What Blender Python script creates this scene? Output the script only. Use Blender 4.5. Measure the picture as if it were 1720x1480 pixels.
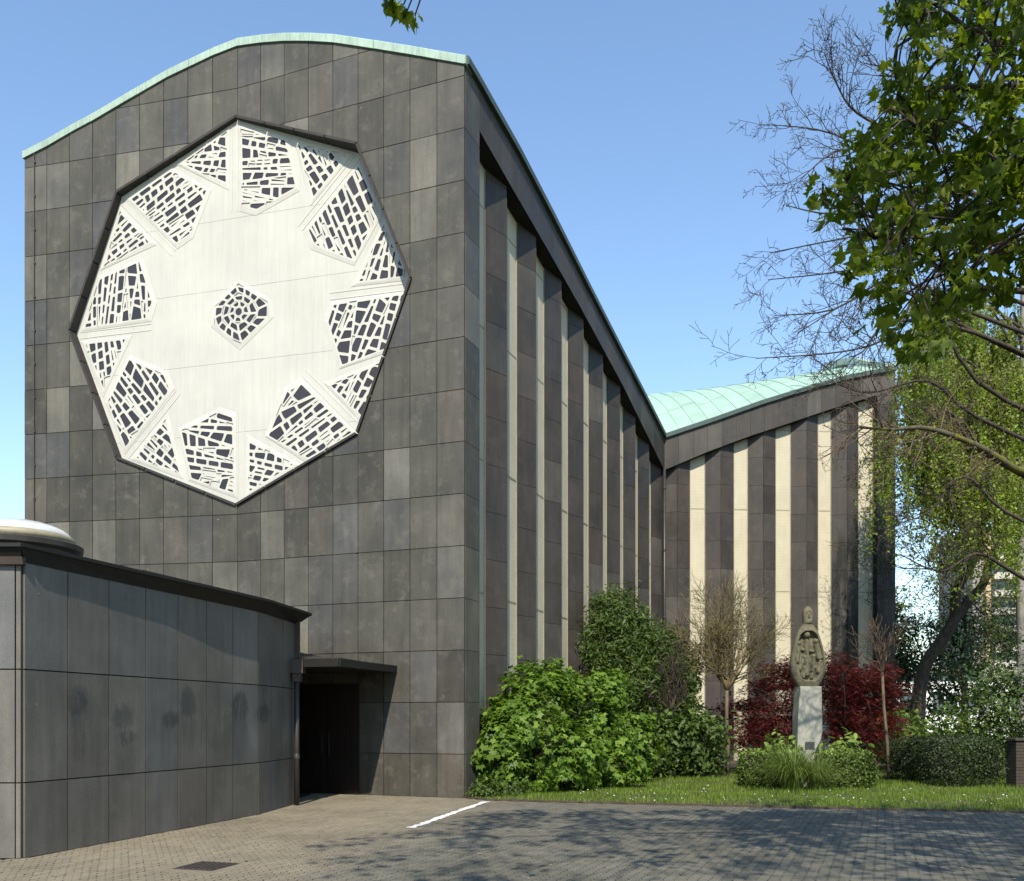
import bpy, bmesh, math, random
import numpy as np
from mathutils import Vector, Matrix
random.seed(7); RNG = np.random.default_rng(7)
for o in list(bpy.data.objects): bpy.data.objects.remove(o, do_unlink=True)
S = bpy.context.scene
# ------------------------------------------------------------ camera, sky, sun, exposure
F, CX, YH, CAM = 1550.0, 860.0, 1208.0, 1.665      # focal length, principal column, horizon row (photo pixels), eye height (m)
cam = bpy.data.cameras.new('camera'); camo = bpy.data.objects.new('camera', cam); S.collection.objects.link(camo)
camo.location = (0, 0, CAM); camo.rotation_euler = (math.radians(90), 0, 0)
cam.sensor_width = 36.0; cam.lens = 36.0 * F / 1720.0; cam.shift_y = (YH - 740.0) / 1720.0
cam.clip_start = 0.1; cam.clip_end = 3000.0
S.camera = camo
SUN = Vector((-0.075, -1.0, 1.0)).normalized()     # towards the sun
W = bpy.data.worlds.new('World'); S.world = W; W.use_nodes = True
wn = W.node_tree; bg = wn.nodes['Background']
sky = wn.nodes.new('ShaderNodeTexSky'); sky.sky_type = 'NISHITA'; sky.sun_disc = False
sky.sun_elevation = math.asin(SUN.z); sky.sun_rotation = math.atan2(SUN.x, SUN.y)
sky.altitude = 60; sky.air_density = 1.35; sky.dust_density = 0.0; sky.ozone_density = 4.0
wn.links.new(sky.outputs[0], bg.inputs[0]); bg.inputs[1].default_value = 0.145
sl = bpy.data.lights.new('sun', 'SUN'); sl.energy = 4.4; sl.angle = math.radians(0.53); sl.color = (1.0, 0.93, 0.79)
so = bpy.data.objects.new('sun', sl); S.collection.objects.link(so); so.location = (0, -20, 40)
so.rotation_euler = SUN.to_track_quat('Z', 'Y').to_euler()
S.view_settings.view_transform = 'Standard'; S.view_settings.look = 'None'
S.view_settings.exposure = 0.70; S.view_settings.gamma = 1.0; S.view_settings.use_curve_mapping = False

# ------------------------------------------------------------ helpers
def PX(x, y, Y):                                    # photo pixel at depth Y (m) -> world point
    return Vector(((x - CX) / F * Y, Y, CAM + (YH - y) / F * Y))
def GX(x, y):                                       # photo pixel lying on the ground -> world point
    Y = CAM * F / (y - YH); return Vector(((x - CX) / F * Y, Y, 0))
def link(o, parent=None):
    S.collection.objects.link(o)
    if parent is not None:
        o.parent = parent
        if parent.type == 'EMPTY': o.matrix_parent_inverse = Matrix.Translation(-parent.location)
        else: o.matrix_parent_inverse = Matrix.Translation(-Vector(parent.get('wl', (0, 0, 0))))
    return o
def tag(o, label=None, cat=None, group=None, kind=None):
    if label: o['label'] = label
    if cat: o['category'] = cat
    if group: o['group'] = group
    if kind: o['kind'] = kind
    return o
def thing(name, loc, label, cat, group=None):
    o = bpy.data.objects.new(name, None); o.empty_display_size = 0.3; o.location = loc
    S.collection.objects.link(o); return tag(o, label, cat, group)
def mk(name, verts, faces, mat, parent=None, smooth=False, center=True):
    """one mesh object from world-space vertices, its origin in its middle"""
    v = np.asarray(verts, dtype=np.float64).reshape(-1, 3)
    c = (v.min(0) + v.max(0)) / 2 if center else np.zeros(3)
    me = bpy.data.meshes.new(name)
    me.from_pydata((v - c).tolist(), [], faces)
    if smooth: me.polygons.foreach_set('use_smooth', [True] * len(me.polygons))
    me.materials.append(mat); me.update()
    o = bpy.data.objects.new(name, me); o.location = c
    o['wl'] = tuple(float(k) for k in c)
    link(o, parent); return o
def mk_np(name, v, loops, sizes, mat, parent=None, smooth=False):
    """fast mesh from numpy arrays: v (n,3), loops flat vertex indices, sizes per polygon"""
    c = (v.min(0) + v.max(0)) / 2
    me = bpy.data.meshes.new(name)
    me.vertices.add(len(v)); me.vertices.foreach_set('co', (v - c).astype(np.float32).ravel())
    me.loops.add(len(loops)); me.loops.foreach_set('vertex_index', loops.astype(np.int32))
    starts = np.concatenate([[0], np.cumsum(sizes)[:-1]]).astype(np.int32)
    me.polygons.add(len(sizes)); me.polygons.foreach_set('loop_start', starts)
    me.polygons.foreach_set('loop_total', sizes.astype(np.int32))
    me.polygons.foreach_set('use_smooth', np.full(len(sizes), bool(smooth)))
    me.update(calc_edges=True); me.validate(); me.materials.append(mat)
    o = bpy.data.objects.new(name, me); o.location = c; o['wl'] = tuple(float(k) for k in c)
    link(o, parent); return o
class MB:                                           # collects shapes, builds ONE mesh object
    def __init__(s): s.v = []; s.f = []
    def add(s, vs, fs):
        k = len(s.v); s.v += [tuple(p) for p in vs]; s.f += [tuple(i + k for i in q) for q in fs]; return s
    def box(s, c, sz, rz=0.0):
        cx, cy, cz = c; x, y, z = sz[0] / 2, sz[1] / 2, sz[2] / 2; ca, sa = math.cos(rz), math.sin(rz)
        vs = []
        for dz in (-z, z):
            for dx, dy in ((-x, -y), (x, -y), (x, y), (-x, y)):
                vs.append((cx + dx * ca - dy * sa, cy + dx * sa + dy * ca, cz + dz))
        return s.add(vs, [(3, 2, 1, 0), (4, 5, 6, 7), (0, 1, 5, 4), (1, 2, 6, 5), (2, 3, 7, 6), (3, 0, 4, 7)])
    def prism(s, poly, z0, z1):                     # vertical prism over a plan polygon (ccw); z may be lists
        n = len(poly); z0 = z0 if hasattr(z0, '__len__') else [z0] * n; z1 = z1 if hasattr(z1, '__len__') else [z1] * n
        vs = [(p[0], p[1], z0[i]) for i, p in enumerate(poly)] + [(p[0], p[1], z1[i]) for i, p in enumerate(poly)]
        fs = [tuple(range(n - 1, -1, -1)), tuple(range(n, 2 * n))]
        fs += [(i, (i + 1) % n, n + (i + 1) % n, n + i) for i in range(n)]
        return s.add(vs, fs)
    def bar(s, a, b, r, n=6):                       # straight round bar
        return s.tube([a, b], [r, r], n)
    def tube(s, pts, rad, n=5):
        pts = [Vector(p) for p in pts]; k = len(s.v); m = len(pts)
        up = Vector((0, 0, 1)); d0 = (pts[-1] - pts[0]).normalized()
        if abs(d0.z) > 0.9: up = Vector((1, 0, 0))
        for i, p in enumerate(pts):
            d = (pts[min(i + 1, m - 1)] - pts[max(i - 1, 0)]).normalized()
            a = d.cross(up).normalized(); b = d.cross(a)
            for j in range(n):
                t = 2 * math.pi * j / n
                s.v.append(tuple(p + (a * math.cos(t) + b * math.sin(t)) * rad[i]))
        for i in range(m - 1):
            for j in range(n):
                s.f.append((k + i * n + j, k + (i + 1) * n + j, k + (i + 1) * n + (j + 1) % n, k + i * n + (j + 1) % n))
        s.f.append(tuple(k + j for j in range(n))); s.f.append(tuple(k + (m - 1) * n + j for j in range(n - 1, -1, -1)))
        return s
    def lathe(s, c, prof, n=24, z=0.0):             # profile [(radius, z)] round a vertical axis
        k = len(s.v)
        for r, zz in prof:
            for j in range(n):
                t = 2 * math.pi * j / n; s.v.append((c[0] + r * math.cos(t), c[1] + r * math.sin(t), z + zz))
        for i in range(len(prof) - 1):
            for j in range(n):
                s.f.append((k + i * n + j, k + i * n + (j + 1) % n, k + (i + 1) * n + (j + 1) % n, k + (i + 1) * n + j))
        return s
    def build(s, name, mat, parent=None, smooth=False): return mk(name, s.v, s.f, mat, parent, smooth)
# -- 2-D convex polygons
def cut(poly, a, b, c):                             # keep a*x + b*y <= c
    out = []
    for i in range(len(poly)):
        p, q = poly[i], poly[(i + 1) % len(poly)]
        dp, dq = a * p[0] + b * p[1] - c, a * q[0] + b * q[1] - c
        if dp <= 0: out.append(p)
        if (dp < 0 < dq) or (dq < 0 < dp):
            t = dp / (dp - dq); out.append((p[0] + (q[0] - p[0]) * t, p[1] + (q[1] - p[1]) * t))
    return out
def area(poly): return 0.5 * sum(poly[i][0] * poly[(i + 1) % len(poly)][1] - poly[(i + 1) % len(poly)][0] * poly[i][1] for i in range(len(poly)))
def ccw(poly): return poly if area(poly) > 0 else poly[::-1]
def minus(poly, hole):                              # convex minus convex -> convex pieces
    out = []; rest = poly; h = ccw(hole)
    for i in range(len(h)):
        p, q = h[i], h[(i + 1) % len(h)]
        a, b = q[1] - p[1], -(q[0] - p[0]); c = a * p[0] + b * p[1]      # inside: a x + b y <= c
        o = cut(rest, -a, -b, -c)
        if len(o) > 2 and abs(area(o)) > 1e-4: out.append(o)
        rest = cut(rest, a, b, c)
        if len(rest) < 3 or abs(area(rest)) < 1e-5: return out
    return out
def inset(poly, d):
    poly = ccw(poly); r = poly
    for i in range(len(poly)):
        p, q = poly[i], poly[(i + 1) % len(poly)]
        a, b = q[1] - p[1], -(q[0] - p[0]); L = math.hypot(a, b)
        if L < 1e-6: continue
        a /= L; b /= L; r = cut(r, a, b, a * p[0] + b * p[1] - d)
        if len(r) < 3: return []
    return r
def lerp(tab, x):
    if x <= tab[0][0]: return tab[0][1]
    for (a, za), (b, zb) in zip(tab, tab[1:]):
        if x <= b: return za + (zb - za) * (x - a) / (b - a)
    return tab[-1][1]

# ------------------------------------------------------------ materials
class NT:
    def __init__(s, name):
        s.m = bpy.data.materials.new(name); s.m.use_nodes = True; s.t = s.m.node_tree
        s.b = s.t.nodes['Principled BSDF']; s.out = s.t.nodes['Material Output']
    def n(s, kind, **kw):
        x = s.t.nodes.new(kind)
        for k, v in kw.items():
            if k.startswith('i_'):
                x.inputs[k[2:].replace('_', ' ')].default_value = v
            else: setattr(x, k, v)
        return x
    def l(s, a, b): s.t.links.new(a, b)
    def pos(s): return s.n('ShaderNodeNewGeometry').outputs['Position']
    def noise(s, scale, detail=4, rough=0.55, vec=None, sx=(1, 1, 1)):
        mp = s.n('ShaderNodeMapping'); mp.inputs['Scale'].default_value = sx
        s.l(vec if vec is not None else s.pos(), mp.inputs['Vector'])
        x = s.n('ShaderNodeTexNoise'); x.inputs['Scale'].default_value = scale; x.inputs['Detail'].default_value = detail
        x.inputs['Roughness'].default_value = rough; s.l(mp.outputs[0], x.inputs['Vector']); return x.outputs['Fac']
    def ramp(s, fac, stops):
        x = s.n('ShaderNodeValToRGB'); e = x.color_ramp.elements
        while len(e) < len(stops): e.new(0.5)
        for i, (p, c) in enumerate(stops): e[i].position = p; e[i].color = (c if hasattr(c, '__len__') else (c, c, c)) + ((1,) if not hasattr(c, '__len__') or len(c) == 3 else ())
        s.l(fac, x.inputs[0]); return x.outputs[0]
    def mix(s, fac, a, b, mode='MIX'):
        x = s.n('ShaderNodeMix', data_type='RGBA', blend_type=mode)
        for sock, v in ((x.inputs[0], fac), (x.inputs[6], a), (x.inputs[7], b)):
            if hasattr(v, 'is_output'): s.l(v, sock)
            elif hasattr(v, '__len__'): sock.default_value = tuple(v) + (1,)
            else: sock.default_value = v
        return x.outputs[2]
    def math(s, op, a, b=0.0):
        x = s.n('ShaderNodeMath', operation=op)
        for sock, v in ((x.inputs[0], a), (x.inputs[1], b)):
            if hasattr(v, 'is_output'): s.l(v, sock)
            else: sock.default_value = v
        return x.outputs[0]
    def bump(s, h, strength=0.3, dist=0.01):
        x = s.n('ShaderNodeBump'); x.inputs['Strength'].default_value = strength; x.inputs['Distance'].default_value = dist
        s.l(h, x.inputs['Height']); s.l(x.outputs[0], s.b.inputs['Normal'])
    def done(s, col=None, rough=0.7, spec=0.4, metal=0.0):
        if col is not None:
            if hasattr(col, 'is_output'): s.l(col, s.b.inputs['Base Color'])
            else: s.b.inputs['Base Color'].default_value = tuple(col) + (1,)
        if hasattr(rough, 'is_output'): s.l(rough, s.b.inputs['Roughness'])
        else: s.b.inputs['Roughness'].default_value = rough
        s.b.inputs['Specular IOR Level'].default_value = spec; s.b.inputs['Metallic'].default_value = metal
        return s.m

def stone_mat(name, dark, mid, light, warm, cool, rough=0.62, spec=0.35, algae=None):
    """honed dark stone: every slab its own tone, cloudy wear, pores, faint run-off streaks"""
    t = NT(name)
    rnd = t.n('ShaderNodeObjectInfo').outputs['Random']
    big = t.noise(0.9, 5, 0.6); streak = t.noise(2.2, 4, 0.6, sx=(3.2, 3.2, 0.35)); fine = t.noise(55, 3, 0.7); pore = t.noise(150, 2, 0.6)
    base = t.ramp(rnd, [(0.0, dark), (0.22, mid), (0.55, mid), (0.70, light), (0.80, cool), (1.0, warm)])
    k = t.ramp(big, [(0.30, 0.66), (0.55, 1.0), (0.78, 1.36)])
    c = t.mix(1.0, base, k, 'MULTIPLY')
    k2 = t.ramp(streak, [(0.30, 0.82), (0.52, 1.0), (0.78, 1.20)]); c = t.mix(1.0, c, k2, 'MULTIPLY')
    pl = t.noise(3.1, 5, 0.7)
    c = t.mix(t.ramp(pl, [(0.54, 0.0), (0.78, 0.6)]), c, light)
    k3 = t.ramp(fine, [(0.28, 0.78), (0.5, 1.0), (0.72, 1.24)]); c = t.mix(0.8, c, k3, 'MULTIPLY')
    sp = t.noise(11, 2, 0.5); c = t.mix(t.ramp(sp, [(0.795, 0.0), (0.81, 0.55)]), c, (0.5, 0.5, 0.48))
    c = t.mix(t.ramp(pore, [(0.30, 0.6), (0.36, 0.0)]), c, (0.01, 0.01, 0.01))
    if algae:                                       # black algae run below the wet corner by the climbing twigs
        sep = t.n('ShaderNodeSeparateXYZ'); t.l(t.pos(), sep.inputs[0]); m = None
        for ax, a, b, c_, d_ in algae:
            r1 = t.n('ShaderNodeMapRange', interpolation_type='SMOOTHSTEP'); r1.inputs[1].default_value = a; r1.inputs[2].default_value = b; t.l(sep.outputs[ax], r1.inputs[0])
            r2 = t.n('ShaderNodeMapRange', interpolation_type='SMOOTHSTEP'); r2.inputs[1].default_value = d_; r2.inputs[2].default_value = c_; t.l(sep.outputs[ax], r2.inputs[0])
            k_ = t.math('MULTIPLY', r1.outputs[0], r2.outputs[0]); m = k_ if m is None else t.math('MULTIPLY', m, k_)
        run = t.noise(1.8, 5, 0.7, sx=(2.2, 2.2, 0.35)); m = t.math('MULTIPLY', m, t.ramp(run, [(0.40, 0.0), (0.52, 1.0)])); c = t.mix(m, c, (0.008, 0.008, 0.007))
        wh = t.noise(4.5, 5, 0.7, sx=(1.5, 1.5, 0.5)); c = t.mix(t.ramp(wh, [(0.68, 0.0), (0.80, 0.45)]), c, (0.20, 0.19, 0.17))
    t.bump(t.math('ADD', fine, t.math('MULTIPLY', big, 1.5)), 0.35, 0.006)
    return t.done(c, t.ramp(big, [(0.3, rough - 0.1), (0.7, rough + 0.12)]), spec)
M = {}
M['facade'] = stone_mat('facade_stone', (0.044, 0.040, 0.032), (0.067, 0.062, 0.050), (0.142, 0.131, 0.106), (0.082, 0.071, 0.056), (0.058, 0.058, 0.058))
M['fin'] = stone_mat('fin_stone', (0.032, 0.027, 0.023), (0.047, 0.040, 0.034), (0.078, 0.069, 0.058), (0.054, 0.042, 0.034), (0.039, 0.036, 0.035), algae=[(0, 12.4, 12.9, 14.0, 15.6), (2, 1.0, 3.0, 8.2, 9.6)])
M['annex'] = stone_mat('annex_stone', (0.088, 0.079, 0.068), (0.108, 0.098, 0.084), (0.138, 0.123, 0.106), (0.118, 0.100, 0.082), (0.094, 0.092, 0.089), 0.5, 0.5)
def plain(name, col, rough=0.7, var=0.25, scale=6, metal=0.0, spec=0.4, bump=0.0):
    t = NT(name); f = t.noise(scale, 5, 0.6)
    c = t.mix(1.0, tuple(col), t.ramp(f, [(0.25, 1 - var), (0.75, 1 + var)]), 'MULTIPLY')
    if bump: t.bump(t.noise(scale * 8, 3), bump, 0.01)
    return t.done(c, rough, spec, metal)
M['joint'] = plain('joint_dark', (0.016, 0.015, 0.014), 0.9)
M['copper_edge'] = None
def copper(name, base, dark, streakdir=(1, 1, 1)):
    t = NT(name); a = t.noise(1.6, 5, 0.65); b = t.noise(5, 4, 0.6, sx=(4, 4, .5)); rnd = t.n('ShaderNodeObjectInfo').outputs['Random']
    c = t.mix(t.ramp(b, [(0.42, 0.0), (0.75, 0.5)]), base, dark)
    c = t.mix(1.0, c, t.ramp(a, [(0.3, 0.86), (0.7, 1.1)]), 'MULTIPLY'); c = t.mix(1.0, c, t.ramp(rnd, [(0, 0.93), (1, 1.05)]), 'MULTIPLY')
    return t.done(c, 0.62, 0.3)
M['copper'] = copper('copper_patina', (0.290, 0.415, 0.340), (0.225, 0.335, 0.272))
M['copper_band'] = copper('copper_band', (0.33, 0.43, 0.36), (0.13, 0.17, 0.14))
M['copper_dark'] = copper('copper_shaded', (0.055, 0.085, 0.078), (0.03, 0.034, 0.03))  # darker patina copy: the side edge's shade is put into the colour
M['black_metal'] = plain('black_metal', (0.012, 0.011, 0.010), 0.6, 0.3, 8, 0.0, 0.3)
M['dark_metal'] = plain('dark_metal', (0.030, 0.027, 0.025), 0.45, 0.3, 8, 0.0, 0.5)
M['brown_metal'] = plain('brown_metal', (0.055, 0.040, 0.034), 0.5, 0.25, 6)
M['frame_shaded'] = plain('rosette_frame', (0.028, 0.024, 0.021), 0.7, 0.3, 5)  # shade of the downward faces is put into this darker colour
M['roofing'] = plain('roofing_felt', (0.06, 0.058, 0.055), 0.9, 0.3, 5)
def slab_mat():
    t = NT('board_marked_concrete')
    st = t.noise(6, 5, 0.65, sx=(2.4, 2.4, 0.10)); st2 = t.noise(16, 4, 0.6, sx=(2.5, 2.5, 0.06)); a = t.noise(0.7, 5, 0.6)
    c = t.mix(t.ramp(st, [(0.40, 0.0), (0.72, 0.42)]), (0.47, 0.455, 0.41), (0.375, 0.363, 0.325))
    c = t.mix(1.0, c, t.ramp(a, [(0.3, 0.90), (0.7, 1.05)]), 'MULTIPLY')
    c = t.mix(t.ramp(st2, [(0.66, 0.0), (0.8, 0.35)]), c, (0.33, 0.32, 0.30))
    t.bump(t.math('ADD', st, st2), 0.25, 0.006); return t.done(c, 0.75, 0.25)
M['slab'] = slab_mat()
M['tracery'] = plain('tracery_concrete', (0.47, 0.456, 0.405), 0.75, 0.10, 3)
def pane_mat():
    t = NT('rosette_glass'); rnd = t.n('ShaderNodeObjectInfo').outputs['Random']; ri = t.n('ShaderNodeNewGeometry').outputs['Random Per Island']
    c = t.ramp(t.math('FRACT', t.math('ADD', rnd, ri)), [(0.0, (0.030, 0.027, 0.034)), (0.6, (0.040, 0.036, 0.048)), (1.0, (0.026, 0.029, 0.038))])
    return t.done(c, 0.5, 0.2)
M['pane'] = pane_mat()
def strip_mat():
    t = NT('profiled_glass_strip'); a = t.noise(1.2, 5, 0.6); b = t.noise(3, 4, 0.6, sx=(4, 4, .3)); g = t.noise(0.35, 3, 0.5)
    w = t.n('ShaderNodeTexWave', wave_type='BANDS', bands_direction='Z'); w.inputs['Scale'].default_value = 2.6; w.inputs['Distortion'].default_value = 0.2
    t.l(t.pos(), w.inputs['Vector'])
    c = t.mix(t.ramp(b, [(0.45, 0.0), (0.8, 0.35)]), (0.485, 0.437, 0.325), (0.37, 0.337, 0.245))
    c = t.mix(1.0, c, t.ramp(a, [(0.25, 0.88), (0.75, 1.06)]), 'MULTIPLY')
    c = t.mix(0.04, c, w.outputs['Color'], 'MULTIPLY')
    return t.done(c, 0.6, 0.12)
M['strip'] = strip_mat()
M['frame_metal'] = plain('strip_frame', (0.27, 0.24, 0.165), 0.5, 0.2)
M['rust_line'] = plain('rust_line', (0.34, 0.20, 0.13), 0.8, 0.3)
def wood(name, c1, c2):
    t = NT(name); n = t.noise(7, 5, 0.6, sx=(6, 6, 0.5)); return t.done(t.mix(n, c1, c2), 0.55, 0.4)
M['door'] = wood('door_wood_shaded', (0.007, 0.0045, 0.003), (0.013, 0.007, 0.0045))  # near-black: the entrance shade is put into the wood colour
def paver_mat():
    t = NT('concrete_pavers'); ri = t.n('ShaderNodeNewGeometry').outputs['Random Per Island']; rnd = t.n('ShaderNodeObjectInfo').outputs['Random']
    pos = t.pos(); sep = t.n('ShaderNodeSeparateXYZ'); t.l(pos, sep.inputs[0])
    r = t.math('FRACT', t.math('ADD', ri, rnd))
    tan = t.ramp(r, [(0.0, (0.180, 0.151, 0.106)), (0.5, (0.196, 0.166, 0.118)), (1.0, (0.214, 0.182, 0.131))])
    gry = t.ramp(r, [(0.0, (0.108, 0.100, 0.078)), (0.5, (0.122, 0.113, 0.089)), (1.0, (0.138, 0.128, 0.101))])
    # right of the painted line the stones are greyer, mostly shade put into their colour
    e = t.math('SUBTRACT', sep.outputs[0], t.math('MULTIPLY', sep.outputs[1], 0.20)); e = t.math('ADD', e, t.math('MULTIPLY', t.noise(0.6, 3), 1.4))
    mr = t.n('ShaderNodeMapRange'); mr.inputs[1].default_value = -4.2; mr.inputs[2].default_value = -2.6; t.l(e, mr.inputs[0])
    c = t.mix(mr.outputs[0], tan, gry)
    a = t.noise(0.55, 5, 0.65); c = t.mix(1.0, c, t.ramp(a, [(0.28, 0.72), (0.55, 1.0), (0.8, 1.2)]), 'MULTIPLY')
    fi = t.noise(70, 3, 0.7); c = t.mix(0.9, c, t.ramp(fi, [(0.28, 0.52), (0.5, 1.0), (0.72, 1.5)]), 'MULTIPLY')
    sp = t.noise(9, 2, 0.5); c = t.mix(t.ramp(sp, [(0.80, 0.0), (0.83, 0.5)]), c, (0.42, 0.40, 0.36))
    t.bump(fi, 0.4, 0.006); return t.done(c, 0.9, 0.25)
M['paver'] = paver_mat()
M['sand'] = plain('joint_sand', (0.030, 0.026, 0.018), 0.95, 0.4, 3)
M['soil'] = plain('soil', (0.060, 0.045, 0.030), 0.95, 0.4, 4, bump=0.5)
M['paint'] = plain('road_paint', (0.62, 0.61, 0.57), 0.7, 0.22, 9)
M['iron'] = plain('cast_iron', (0.045, 0.038, 0.030), 0.7, 0.4, 14)
def leafmat(name, c1, c2, c3, trans=0.35, rough=0.5, island=True, spec=0.3):
    t = NT(name); g = t.n('ShaderNodeNewGeometry'); ri = g.outputs['Random Per Island']; a = t.noise(1.3, 3, 0.6)
    c = t.ramp(ri, [(0.0, c1), (0.55, c2), (1.0, c3)])
    c = t.mix(1.0, c, t.ramp(a, [(0.3, 0.75), (0.7, 1.25)]), 'MULTIPLY')
    t.done(c, rough, spec)
    tr = t.n('ShaderNodeBsdfTranslucent'); mx = t.n('ShaderNodeMixShader'); mx.inputs[0].default_value = trans
    tc = t.mix(1.0, c, (1.3, 1.35, 0.55), 'MULTIPLY'); t.l(tc, tr.inputs[0])
    t.l(t.b.outputs[0], mx.inputs[1]); t.l(tr.outputs[0], mx.inputs[2]); t.l(mx.outputs[0], t.out.inputs[0]); return t.m
M['leaf_bright'] = leafmat('leaf_bright', (0.062, 0.120, 0.014), (0.105, 0.185, 0.020), (0.165, 0.250, 0.036))
M['leaf_mid'] = leafmat('leaf_mid', (0.044, 0.078, 0.016), (0.068, 0.110, 0.022), (0.110, 0.155, 0.034))
M['leaf_dark'] = leafmat('leaf_dark', (0.018, 0.042, 0.014), (0.030, 0.062, 0.020), (0.055, 0.095, 0.030), 0.2)
M['leaf_box'] = leafmat('leaf_box', (0.036, 0.060, 0.010), (0.066, 0.105, 0.015), (0.130, 0.175, 0.024), 0.25)
M['leaf_box_dark'] = leafmat('leaf_box_dark', (0.016, 0.025, 0.009), (0.027, 0.041, 0.012), (0.050, 0.072, 0.018), 0.2)
M['leaf_lime'] = leafmat('leaf_lime', (0.14, 0.21, 0.035), (0.19, 0.27, 0.05), (0.25, 0.32, 0.08), 0.35)
M['leaf_red'] = leafmat('leaf_red', (0.070, 0.012, 0.013), (0.120, 0.020, 0.019), (0.185, 0.042, 0.032), 0.3)
M['leaf_maple'] = leafmat('leaf_maple', (0.062, 0.098, 0.010), (0.120, 0.175, 0.016), (0.220, 0.260, 0.030), 0.55)
M['leaf_birch'] = leafmat('leaf_birch', (0.150, 0.205, 0.030), (0.200, 0.262, 0.040), (0.260, 0.310, 0.060), 0.45)
M['blossom_green'] = leafmat('blossom_green', (0.20, 0.24, 0.03), (0.27, 0.30, 0.04), (0.32, 0.34, 0.07), 0.4)
M['blossom_white'] = leafmat('blossom_white', (0.60, 0.62, 0.50), (0.72, 0.73, 0.63), (0.80, 0.80, 0.72), 0.3)
M['grass'] = leafmat('grass', (0.080, 0.135, 0.012), (0.120, 0.190, 0.017), (0.180, 0.235, 0.034), 0.35)
M['grass_long'] = leafmat('grass_long', (0.075, 0.120, 0.022), (0.120, 0.175, 0.035), (0.20, 0.23, 0.07), 0.35)
def barkmat(name, c1, c2, moss=None):
    t = NT(name); n = t.noise(9, 5, 0.65, sx=(1, 1, .35)); c = t.mix(t.ramp(n, [(0.3, 0.0), (0.7, 1.0)]), c1, c2)
    if moss: c = t.mix(t.ramp(t.noise(2.2, 4), [(0.5, 0.0), (0.62, 0.8)]), c, moss)
    t.bump(t.noise(30, 4, 0.7, sx=(1, 1, .3)), 0.6, 0.02); return t.done(c, 0.9, 0.2)
M['bark'] = barkmat('bark', (0.030, 0.024, 0.018), (0.075, 0.060, 0.045))
M['bark_light'] = barkmat('bark_light', (0.085, 0.068, 0.046), (0.150, 0.120, 0.080))
M['bark_moss'] = barkmat('bark_moss', (0.05, 0.045, 0.03), (0.11, 0.10, 0.065), (0.13, 0.12, 0.02))
M['bark_twig'] = barkmat('bark_twig', (0.095, 0.066, 0.042), (0.155, 0.112, 0.072))
M['bark_tan'] = barkmat('bark_tan', (0.135, 0.100, 0.050), (0.205, 0.160, 0.085))
M['bark_birch'] = barkmat('bark_birch', (0.09, 0.085, 0.075), (0.30, 0.285, 0.26))
M['pedestal'] = plain('pedestal_stone', (0.27, 0.262, 0.218), 0.8, 0.14, 7, bump=0.25)
def statue_mat():
    t = NT('statue_stone'); a = t.noise(5, 5, 0.65); b = t.noise(30, 3, 0.6); c = t.mix(t.ramp(a, [(0.35, 0.0), (0.7, 1.0)]), (0.085, 0.078, 0.050), (0.150, 0.134, 0.090))
    c = t.mix(t.ramp(t.noise(2.5, 4), [(0.45, 0.0), (0.7, 0.6)]), c, (0.10, 0.105, 0.065)); c = t.mix(1.0, c, t.ramp(b, [(0.25, 0.8), (0.75, 1.2)]), 'MULTIPLY')
    t.bump(b, 0.3, 0.01); return t.done(c, 0.85, 0.25)
M['statue'] = statue_mat()
M['plaque'] = plain('plaque_metal', (0.055, 0.055, 0.058), 0.4, 0.2, 20, 0.3)
def dome_mat():
    t = NT('acrylic_dome'); t.b.inputs['Coat Weight'].default_value = 0.6; t.b.inputs['Coat Roughness'].default_value = 0.08
    return t.done((0.50, 0.515, 0.53), 0.3, 0.5)
M['dome'] = dome_mat()
M['white_wall'] = plain('white_render', (0.74, 0.73, 0.70), 0.8, 0.05, 2)
M['window_dark'] = plain('far_window', (0.06, 0.08, 0.10), 0.15, 0.2, 2, 0.0, 0.6)
M['tower_wall'] = plain('tower_wall', (0.27, 0.235, 0.22), 0.8, 0.08, 1)
M['tower_light'] = plain('tower_light', (0.45, 0.40, 0.36), 0.8, 0.08, 1)
M['tower_orange'] = plain('tower_orange', (0.42, 0.31, 0.20), 0.8, 0.08, 1)
M['post'] = plain('brick_post', (0.045, 0.036, 0.026), 0.9, 0.3, 9)
M['daisy'] = plain('daisy', (0.80, 0.80, 0.78), 0.7, 0.03)
M['stain'] = plain('black_spray', (0.035, 0.035, 0.036), 0.8, 0.3, 8)
# ------------------------------------------------------------ plan of the place (metres, camera at the origin)
V2 = lambda x, y: Vector((x, y))
A, B, C = V2(-12.065, 22.874), V2(-6.369, 21.474), V2(-0.992, 19.463)
D, E_ = V2(5.916, 35.819), V2(15.169, 36.510)
def frame2(P, Q): e = (Q - P).normalized(); return e, Vector((e.y, -e.x)), (Q - P).length   # along, outward (to the right of travel), length
def P3(P, e, n, t, off, z): q = P + e * t + n * off; return (q.x, q.y, z)
def tpx(P, Q, inset_, x):                           # where the view ray of photo column x meets the line P-Q set back by inset_
    e, n, L = frame2(P, Q); o = P - n * inset_; d = Vector(((x - CX) / F, 1.0)); s = o.dot(n) / d.dot(n); return (d * s - P).dot(e)
def slabs(name, polys, P, e, n, o0, o1, mat, parent, back=False):
    """flat stone piece: convex polygons in (along, z) on a wall line, from offset o0 to o1"""
    mb = MB()
    for poly in polys:
        poly = ccw(poly); k = len(poly)
        vs = [P3(P, e, n, u, o0, z) for u, z in poly] + [P3(P, e, n, u, o1, z) for u, z in poly]
        fs = [tuple(range(k, 2 * k))] + [(i, (i + 1) % k, k + (i + 1) % k, k + i) for i in range(k)]
        if back: fs.append(tuple(range(k - 1, -1, -1)))
        mb.add(vs, fs)
    return mb.build(name, mat, parent)
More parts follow.
